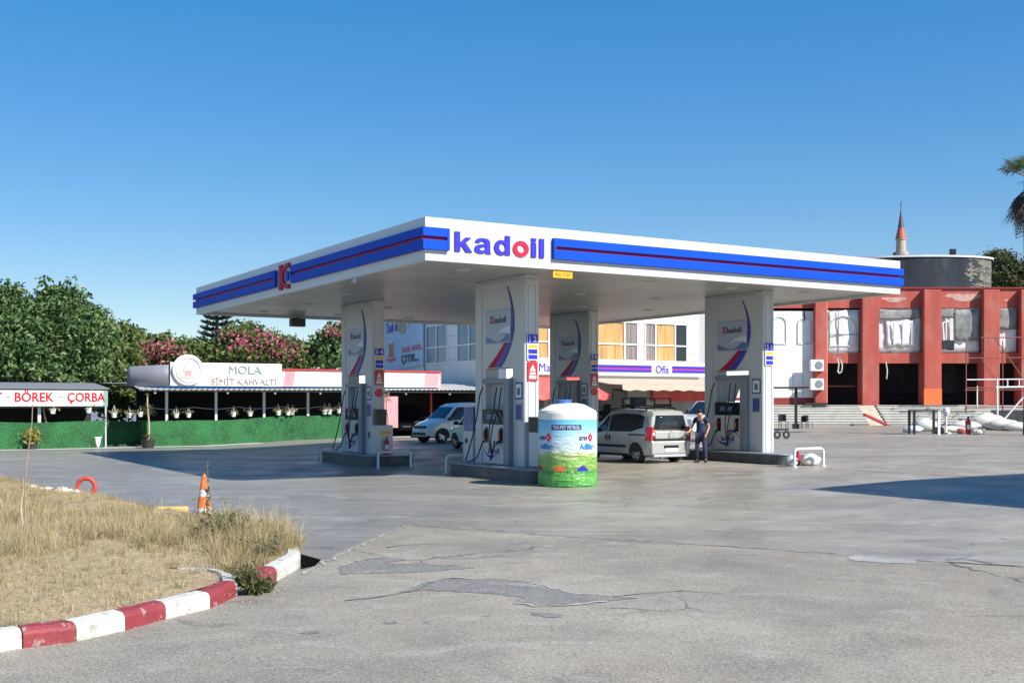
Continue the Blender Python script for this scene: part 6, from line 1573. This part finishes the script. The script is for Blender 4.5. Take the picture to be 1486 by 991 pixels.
# minaret
mxx=(1307.5-743)*150/F; mzz=lambda py: H+(584-py)*150/F
mn=thing('minaret','slender mosque minaret with a red cone roof behind the canopy corner','minaret',(mxx,150,0),0)
MB().lathe([(.66,0),(.66,mzz(372)),(.92,mzz(371)),(.92,mzz(366)),(.64,mzz(365.5)),(.60,mzz(349)),(.70,mzz(348.4)),(.70,mzz(347))],20).build('shaft',M['minaret'],mn)
MB().lathe([(.72,mzz(346.9)),(.40,mzz(331))],20).build('roof',M['coneroof'],mn)
MB().lathe([(.405,mzz(331.1)),(.05,mzz(304.5)),(.05,mzz(298)),(.11,mzz(297)),(.04,mzz(295.5)),(0.02,mzz(290))],20).build('cap',M['conetop'],mn)  # upper part of the cone, darker than the red lower part
MB().box(-1.0,-.66,-.25,.25,mzz(372),mzz(367)).build('loudspeaker',M['black'],mn)
# thin far mast left
X,Y,Z=P(246,486,130); q=MB().cyl((0,0,0),(0,0,Z),.10,.05,6).cyl((-.3,0,Z-1.5),(.3,0,Z-1.5),.04,n=5); tag(q.build('mast',M['grey'],None,loc=(X,Y,0)),'thin distant mast above the pink blossom','mast')
# shelter beside the right-hand pylon
X,Y,Z=G(1155,622)
sh=thing('shade_shelter','thin dark flat shelter roof on a single post behind the right-hand pylon','shelter',(X,Y,Z),0)
MB().box(-2.6,.55,-1.2,.9,2.62,2.72).build('roof',M['black'],sh); MB().box(-.08,.08,-.08,.08,0,2.62).build('post',M['black'],sh); MB().box(-2.5,-2.36,-.08,.08,0,2.62).build('post',M['black'],sh)
MB().box(-.20,.18,-.2,.2,0,.34).build('foot',M['black'],sh)
def chairset(px,py,lab,s_=1.0,rz=0.):
    X,Y,Z=G(px,py); t=thing('garden_chair',lab,'chair',(X,Y,Z),rz,'loose chairs by the steps')
    MB().box(-.24,.24,-.24,.24,.42,.46).build('seat',M['grey'],t); MB().box(-.24,.24,.22,.25,.46,.85).build('backrest',M['black'],t)
    for a in (-.21,.21):
        for c in (-.21,.21): MB().cyl((a,c,0),(a,c,.42),.02,n=6).build('leg',M['black'],t)
    t.scale=(s_,)*3
chairset(1172,621,'grey chair beside the foot of the dark shelter post',1.0,.4); chairset(1163,622,'chair standing nearest the dark shelter post',.95,-1.); chairset(1137,622,'chair seen beside the white edge of the right-hand pylon',1.1,.1)
X,Y,Z=G(1134,636); t=thing('hand_cart','small black wheeled cart beside the white edge of the right-hand pylon','cart',(X,Y,Z),.2)
MB().box(-.55,.3,-.25,.25,.42,.50).build('tray',M['black'],t); MB().tube([(.28,0,.45),(.42,0,.8),(.30,0,.9)],.03).build('handle',M['grey'],t)
for s_ in (-.35,.15):
    MB().lathe([(.10,-.04),(.19,-.04),(.21,0),(.19,.04),(.10,.04)],18,(s_,-.26,.20),'y').build('wheel',M['rubber'],t)
# scaffold
sf_=thing('scaffold','pale steel scaffold frame in front of the right end of the red building','scaffold',(0,0,0),0)
YS=80.5
def SP(px,py,d=0): return ((px-743)/F*(YS+d),YS+d,H+(584-py)/F*(YS+d))
def pipe(nm,pts,m_='steelwhite',r=.045): MB().tube([SP(*p) for p in pts],r,6).build(nm,M[m_],sf_)
zg=628
pipe('upright',[(1447,549),(1447.5,zg)],r=.07); pipe('upright',[(1508,549),(1508,zg)],r=.07)
pipe('brace',[(1455,611),(1492,568)],r=.06)
pipe('ledger',[(1403,551),(1510,550)]); pipe('ledger',[(1445,562),(1510,561)],r=.07); pipe('ledger',[(1449,617.5),(1512,616.5)],r=.07)
for px in (1462,1479,1496): pipe('rung',[(px,550),(px,561.5)])
pipe('ledger',[(1403,563),(1445,562)],'rust',.04)
for py in (490,519.5,566,591): pipe('ledger',[(1400 if py!=490 else 1423,py,1.5),(1512,py-.5,1.5)],'rust',.04)
for px in (1402,1455,1512): pipe('upright',[(px,495,1.5),(px,600,1.5)],'rust',.04)
pipe('upright',[(1418,560,1.5),(1418,592,1.5)],'steelwhite',.05)
pipe('brace',[(1443,489,1.5),(1486,551,1.5)],'rust',.035)
pipe('brace',[(1423,519,1.5),(1455,566,1.5)],'rust',.03)
# rubble and stuff in front of the steps
def at(px,py): return G(px,py)
for px,py,a,b_,c,lab in ((1325,627,0.6,.4,.38,'pale blue grey bundle lying at the left end of the rubble heap'),(1342,626,.8,.6,.75,'white sack behind the black table frame'),(1400,624,1.0,.6,.55,'large white plastic sheet heap left of the red cylinder'),(1432,623,1.3,.8,.95,'highest white heap of sheeting in front of the scaffold'),(1455,624,1.1,.7,.65,'white sheeting bulging behind the scaffold leg'),(1477,625,1.0,.6,.5,'low white heap at the right edge of the rubble'),(1380,627,.9,.5,.35,'flat grey sack at the foot of the white sheeting')):
    X,Y,Z=at(px,py); sack(X,Y,Z,a,b_,c*.6,random.random()*.3,M['bag' if px!=1325 else 'panelpale'],lab)
X,Y,Z=at(1346,630); t=thing('table_frame','black steel table frame standing in the rubble by the steps','table',(X,Y,Z),.1)
MB().box(-.95,.55,-.35,.35,1.28,1.34).build('top_rail',M['black'],t)
for a in (-.9,.50):
    for c in (-.3,.3): MB().box(a-.06,a+.06,c-.05,c+.05,0,1.28).build('leg',M['black' if a<0 or c>0 else 'steelwhite'],t)
X,Y,Z=at(1373,629); t=thing('standing_fan','white pedestal with a round head standing in the rubble','pedestal',(X,Y,Z),0)
MB().lathe([(0,0),(.28,0),(.26,.06),(.06,.10),(.05,1.0),(0,1.0)],16).build('stand',M['steelwhite'],t); MB().lathe([(0,1.0),(.14,1.05),(.20,1.2),(.16,1.42),(0,1.46)],16).build('head',M['steelwhite'],t)
X,Y,Z=at(1405,630); extinguisher(X,Y,Z,'red gas cylinder standing in the rubble before the white sheeting'); o=[o for o in sc.objects if o.get('label','').startswith('red gas')][0]; o.name='gas_cylinder'; o['category']='cylinder'; o.scale=(1.7,1.7,1.5)
for px,py,m_,s_,lab in ((1415,629,'yellow',.2,'yellow lump beside the red gas cylinder'),(1395,629,'rubblebrick',.24,'dark reddish lump left of the red gas cylinder'),(1425,629,'greytarp',.22,'dark grey lump right of the red gas cylinder'),(1363,629,'wood',.34,'brown lump between the table frame and the white pedestal'),(1418,630.5,'bag',.25,'small white lump in front of the yellow one')):
    X,Y,Z=at(px,py); rock(X,Y,Z+.05,s_,M[m_],lab,'debris','debris')
# ------------------------------------------------------------------ second canopy, out of the frame, whose shadow falls into it
T=G(1215,711); off=sun_dir/sun_dir.z*(5.9-T[2]); c0=(T[0]+off.x,T[1]+off.y)
c2=thing('truck_canopy','white canopy over the lorry lane beside the forecourt','canopy',(c0[0],c0[1],0),ANG)
MB().box(0,13,-11,0,5.9,6.5).build('fascia',M['white'],c2)
for a in (2.5,10.5): MB().box(a,a+.5,-6,-5.4,-.2,5.898).build('post',M['pylon'],c2)
# ------------------------------------------------------------------ trees and shrubs
def trunk(t, pts, r0, r1, m_='bark', nm='trunk'):
    q=MB(); n=len(pts); q.tube(pts,[r0+(r1-r0)*i/(n-1) for i in range(n)],8); return q.build(nm,M[m_],t)
def tree(name,label,loc,lobes,clumps,per,cr,size,m_,tr=.22,cat='tree',group=None,extra=None):
    t=thing(name,label,cat,(loc[0],loc[1],gz(*loc[:2])),0,group)
    top=max(l[2]+l[5]*.5 for l in lobes)
    q=MB(); q.tube([(.05*math.sin(i*1.3),.04*math.cos(i),top*i/7) for i in range(8)],[tr*(1-.10*i) for i in range(8)],9)
    for l in lobes:
        b0=min(l[2]*.45,top*.5); q.tube([(0,0,b0),(l[0]*.45,l[1]*.45,b0+(l[2]-b0)*.6),(l[0],l[1],l[2]+l[5]*.3)],[tr*.5,tr*.35,.03],6)
    q.build('trunk',M['bark'],t)
    c=crown_points(lobes,clumps,per,cr); c=c[c[:,2]>.3]
    quads_mesh('crown',leaf_quads(c,size),4,m_,t)
    if extra: extra(t,lobes)
    return t
def pxloc(px,Y): return ((px-743)/F*Y,Y)
def zp(py,Y): return H+(584-py)/F*Y
# big tree at the far left: two trees make its mass
Yt=66; x,y=pxloc(75,Yt)
def LB(t0,px,py,rx,rz,dy=0,ry=None): return ((px-t0)/F*Yt,dy,zp(py,Yt),rx,ry or rx,rz)
tree('plane_tree','big broad dark green tree over the red lettered sign',(x,y),
  [LB(75,20,492,2.3,1.9),LB(75,85,480,2.1,1.7,-.5),LB(75,97,446,1.1,.9),LB(75,118,462,1.2,1.2),LB(75,58,456,1.2,1.1),LB(75,22,448,.8,1.0),LB(75,70,434,.5,.7),LB(75,135,498,1.7,1.5,-1),LB(75,60,520,3.2,2.0,-1),LB(75,100,540,2.8,1.4,-1.2),LB(75,20,540,2.4,1.5,-1),LB(75,140,470,.9,.7)]+[LB(75,a,c_,.22,.5) for a,c_ in ((22,420),(12,428),(47,432),(66,420),(75,425),(97,420),(100,428),(88,428),(112,432),(128,446),(138,455),(148,468),(150,460),(162,486),(155,480))],
  2300,15,.25,.15,F_TREE,.34)
x,y=pxloc(-45,Yt); tree('plane_tree','dark green tree cut off by the left edge',(x,y),[LB(-45,-40,460,2.8,2.4),LB(-45,0,455,1.4,1.5),LB(-45,-6,432,.7,.7),LB(-45,-20,510,3,2.2),LB(-45,5,500,2,2.4,-1)],1100,15,.24,.135,F_TREE,.3)
Yt=68; x,y=pxloc(160,Yt); tree('fig_tree','leafy green tree just left of the pink blossom, behind the grey parapet',(x,y),[LB(160,150,500,1.7,1.3),LB(160,172,488,1.2,.8),LB(160,160,535,1.6,1.7,-1),LB(160,135,540,1.5,1.5,-1),LB(160,185,520,1.0,1.1,-.5),LB(160,178,590,1.1,.9,-1)],1100,15,.22,.135,F_BUSH,.2)
def blossoms(n,pts,sig):
    def f(t,lobes):
        c=[]
        for (px,py,w_) in pts:
            k=int(n*w_); c.append(np.array([(px-t['_t0'])/F*Yt,-1.35,zp(py,Yt)])+rng.normal(size=(k,3))*np.array(sig))
        c=np.concatenate(c); quads_mesh('blossom',leaf_quads(c,.10,.8),4,F_PINK,t)
    return f
def bush(name,label,t0,lobes,clumps,m_,bl=None,group=None,size=.16,cat='shrub'):
    x,y=pxloc(t0,Yt); t=tree(name,label,(x,y),lobes,clumps,15,.24,size,m_,.12,cat,group)
    if bl:
        t['_t0']=t0; blossoms(115,bl,(.36,.5,.26))(t,lobes); del t['_t0']
Yt=70
bush('bougainvillea','pink flowering bougainvillea left of the round cafe emblem',215,[LB(215,215,512,1.2,1.1),LB(215,200,495,.8,.7),LB(215,232,505,.8,.8),LB(215,215,535,1.6,1.2)],300,F_BUSH,[(207,503,.5),(197,509,.25),(225,505,.55),(213,518,.5),(235,512,.35),(200,522,.3),(222,524,.25)])
bush('bougainvillea','thinner pink and green bougainvillea right above the round cafe emblem',262,[LB(262,252,515,1.1,.8),LB(262,272,512,1.0,.8),LB(262,287,520,.8,.6),LB(262,262,532,1.4,.8)],270,F_BUSH,[(252,507,.4),(262,512,.3),(243,519,.3),(274,518,.2)])
bush('green_shrub','plain green shrub behind the lettered cafe board',305,[LB(305,300,520,1.1,.7),LB(305,318,516,1.0,.8),LB(305,290,528,1.0,.5),LB(305,335,524,1.0,.8)],240,F_BUSH)
bush('bougainvillea','tall pink flowering bougainvillea right of the tiered conifer',365,[LB(365,358,496,1.2,1.0),LB(365,345,505,1.0,.9),LB(365,380,506,1.1,.9),LB(365,350,522,1.6,.8),LB(365,375,522,1.5,.8)],420,F_BUSH,[(340,493,.3),(357,495,.4),(363,506,.6),(372,510,.4),(345,514,.3),(386,494,.35),(380,512,.3)])
bush('bougainvillea','low pink and green bougainvillea nearest the left-hand pylon, on its left',415,[LB(415,405,512,1.1,.9),LB(415,425,518,1.1,.7),LB(415,440,520,.8,.6),LB(415,415,530,1.4,.6)],300,F_BUSH,[(400,505,.3),(410,510,.3),(424,508,.3),(412,520,.4),(428,524,.3),(436,514,.15)])
bush('bougainvillea','dark leafy shrub with a pink top touching the left-hand pylon',484,[LB(484,478,508,.9,1.0),LB(484,492,500,.8,1.0),LB(484,470,522,.8,.6),LB(484,488,525,1.0,.6)],280,F_TREE,[(490,492,.4),(494,486,.25)],size=.2)
bush('green_shrub','small green shrub on the skyline between the pink shrubs',448,[LB(448,446,526,.6,.4),LB(448,452,522,.3,.4)],60,F_BUSH)
# tiered conifer
Ya=88; x,y=pxloc(316,Ya); t=thing('araucaria','dark tiered conifer with upswept branches under the canopy\'s left end','tree',(x,y,0),0)
top=zp(432,Ya); trunk(t,[(0,0,0),(0,0,top*.5),(0,0,top)],.2,.04)
c=[]; 
for k in range(13):
    z=zp(540,Ya)+(top-zp(540,Ya))*k/12.5; rr=2.05*(1-k/14)**.8+.15; nb_=9
    for j in range(nb_):
        a=2*math.pi*j/nb_+k*.7
        for f in np.linspace(.12,1,26):
            p=np.array([rr*f*math.cos(a),rr*f*math.sin(a),z+.55*rr*f*f*.55-.10*f])
            c.append(p+rng.normal(size=(7,3))*np.array([.055,.055,.045]))
c=np.concatenate(c); quads_mesh('crown',leaf_quads(c,.11,.3),4,F_ARAU,t)
# pines behind the red building
Yt=112
for t0,lab,lb in ((1448,'round pine tree behind the red building right of the concrete drum',[(1447,392,1.9,1.1),(1452,383,1.2,.7),(1440,405,2.2,1.0),(1462,402,1.6,1.0),(1430,412,1.4,.8),(1455,418,2.4,1.0)]),(1490,'lower pine tree at the right edge behind the red building',[(1480,408,1.8,1.1),(1496,404,1.8,1.2),(1488,420,2.5,1.2)])):
    x,y=pxloc(t0,Yt); tree('pine_tree',lab,(x,y),[LB(t0,a,b_,rx,rz) for a,b_,rx,rz in lb],700,16,.28,.15,F_PINE,.25,group='pines behind the red building')
# palm whose crown hangs in from the right edge
Yp=60; x,y=pxloc(1493,Yp); t=thing('fan_palm','fan palm with a shaggy grey skirt hanging in at the right edge of the sky','tree',(x,y,gz(x,y)),0)
zc_=zp(262,Yp)-gz(x,y); trunk(t,[(0,0,0),(.1,0,zc_*.4),(.0,0,zc_*.8),(0,0,zc_)],.32,.26)
def fans(n,el,rr,fl,m_,nm,droop):
    v=[]; q=MB()
    for i in range(n):
        a=2*math.pi*(i+random.random()*.7)/n; e=random.uniform(*el); L_=rr*(.8+.35*random.random())
        d=Vector((math.cos(a)*math.cos(e),math.sin(a)*math.cos(e),math.sin(e))); hub=Vector((0,0,zc_+random.uniform(*fl)))+d*L_
        q.tube([(0,0,hub.z-d.z*L_),tuple(hub)],[.03,.015],4)
        s_=Vector((-math.sin(a),math.cos(a),0)); up=d.cross(s_)
        for j in range(20):
            th=-1.9+3.8*j/19; dd=(d*math.cos(th)+s_*math.sin(th)).normalized(); l2=.85*(.8+.3*random.random())
            w_=(s_*math.cos(th)-d*math.sin(th))*.035; m2=hub+dd*l2*.6; e2=hub+dd*l2-Vector((0,0,droop*(.3+.6*random.random())))
            for p in (hub,m2+w_,e2,m2-w_): v.append(tuple(p))
    quads_mesh(nm,np.array(v),4,m_,t); q.build('stalks',M['bark'],t)
fans(16,(-.2,1.3),1.0,(-.1,.3),F_PALM,'fronds',.25)
fans(26,(-1.3,-.45),.75,(-1.3,-.1),F_DEADPALM,'dead_fronds',.5)
q=MB(); 
for k in range(7):
    zz=zc_-1.9-.16*k; q.tube([( .5*math.cos(a)-.15,.5*math.sin(a),zz+.12*math.sin(2*a)) for a in np.linspace(.2,5.4,14)],.025,4)
q.build('hanging_fibres',M['bark'],t)
# far green beyond the buildings closes the horizon
tl=MB(); 
lob=[]
for i in range(110):
    a=-620+i*11.5; lob.append((a,260+20*math.sin(i*1.7),2.5+1.2*math.sin(i*2.3),11,8,4.6+1.6*math.sin(i*.9)))
c=crown_points(lob,2600,14,1.3); c=c[c[:,2]>0]; c=c[(c[:,0]<-60)|(c[:,0]>-60)]
o=quads_mesh('far_treeline',leaf_quads(c,1.1),4,F_BUSH); structure(o,'stuff'); o['label']='low far line of trees on the horizon'
for o in list(sc.objects):
    if o.type=='EMPTY' and o.parent and 'label' in o: del o['label']
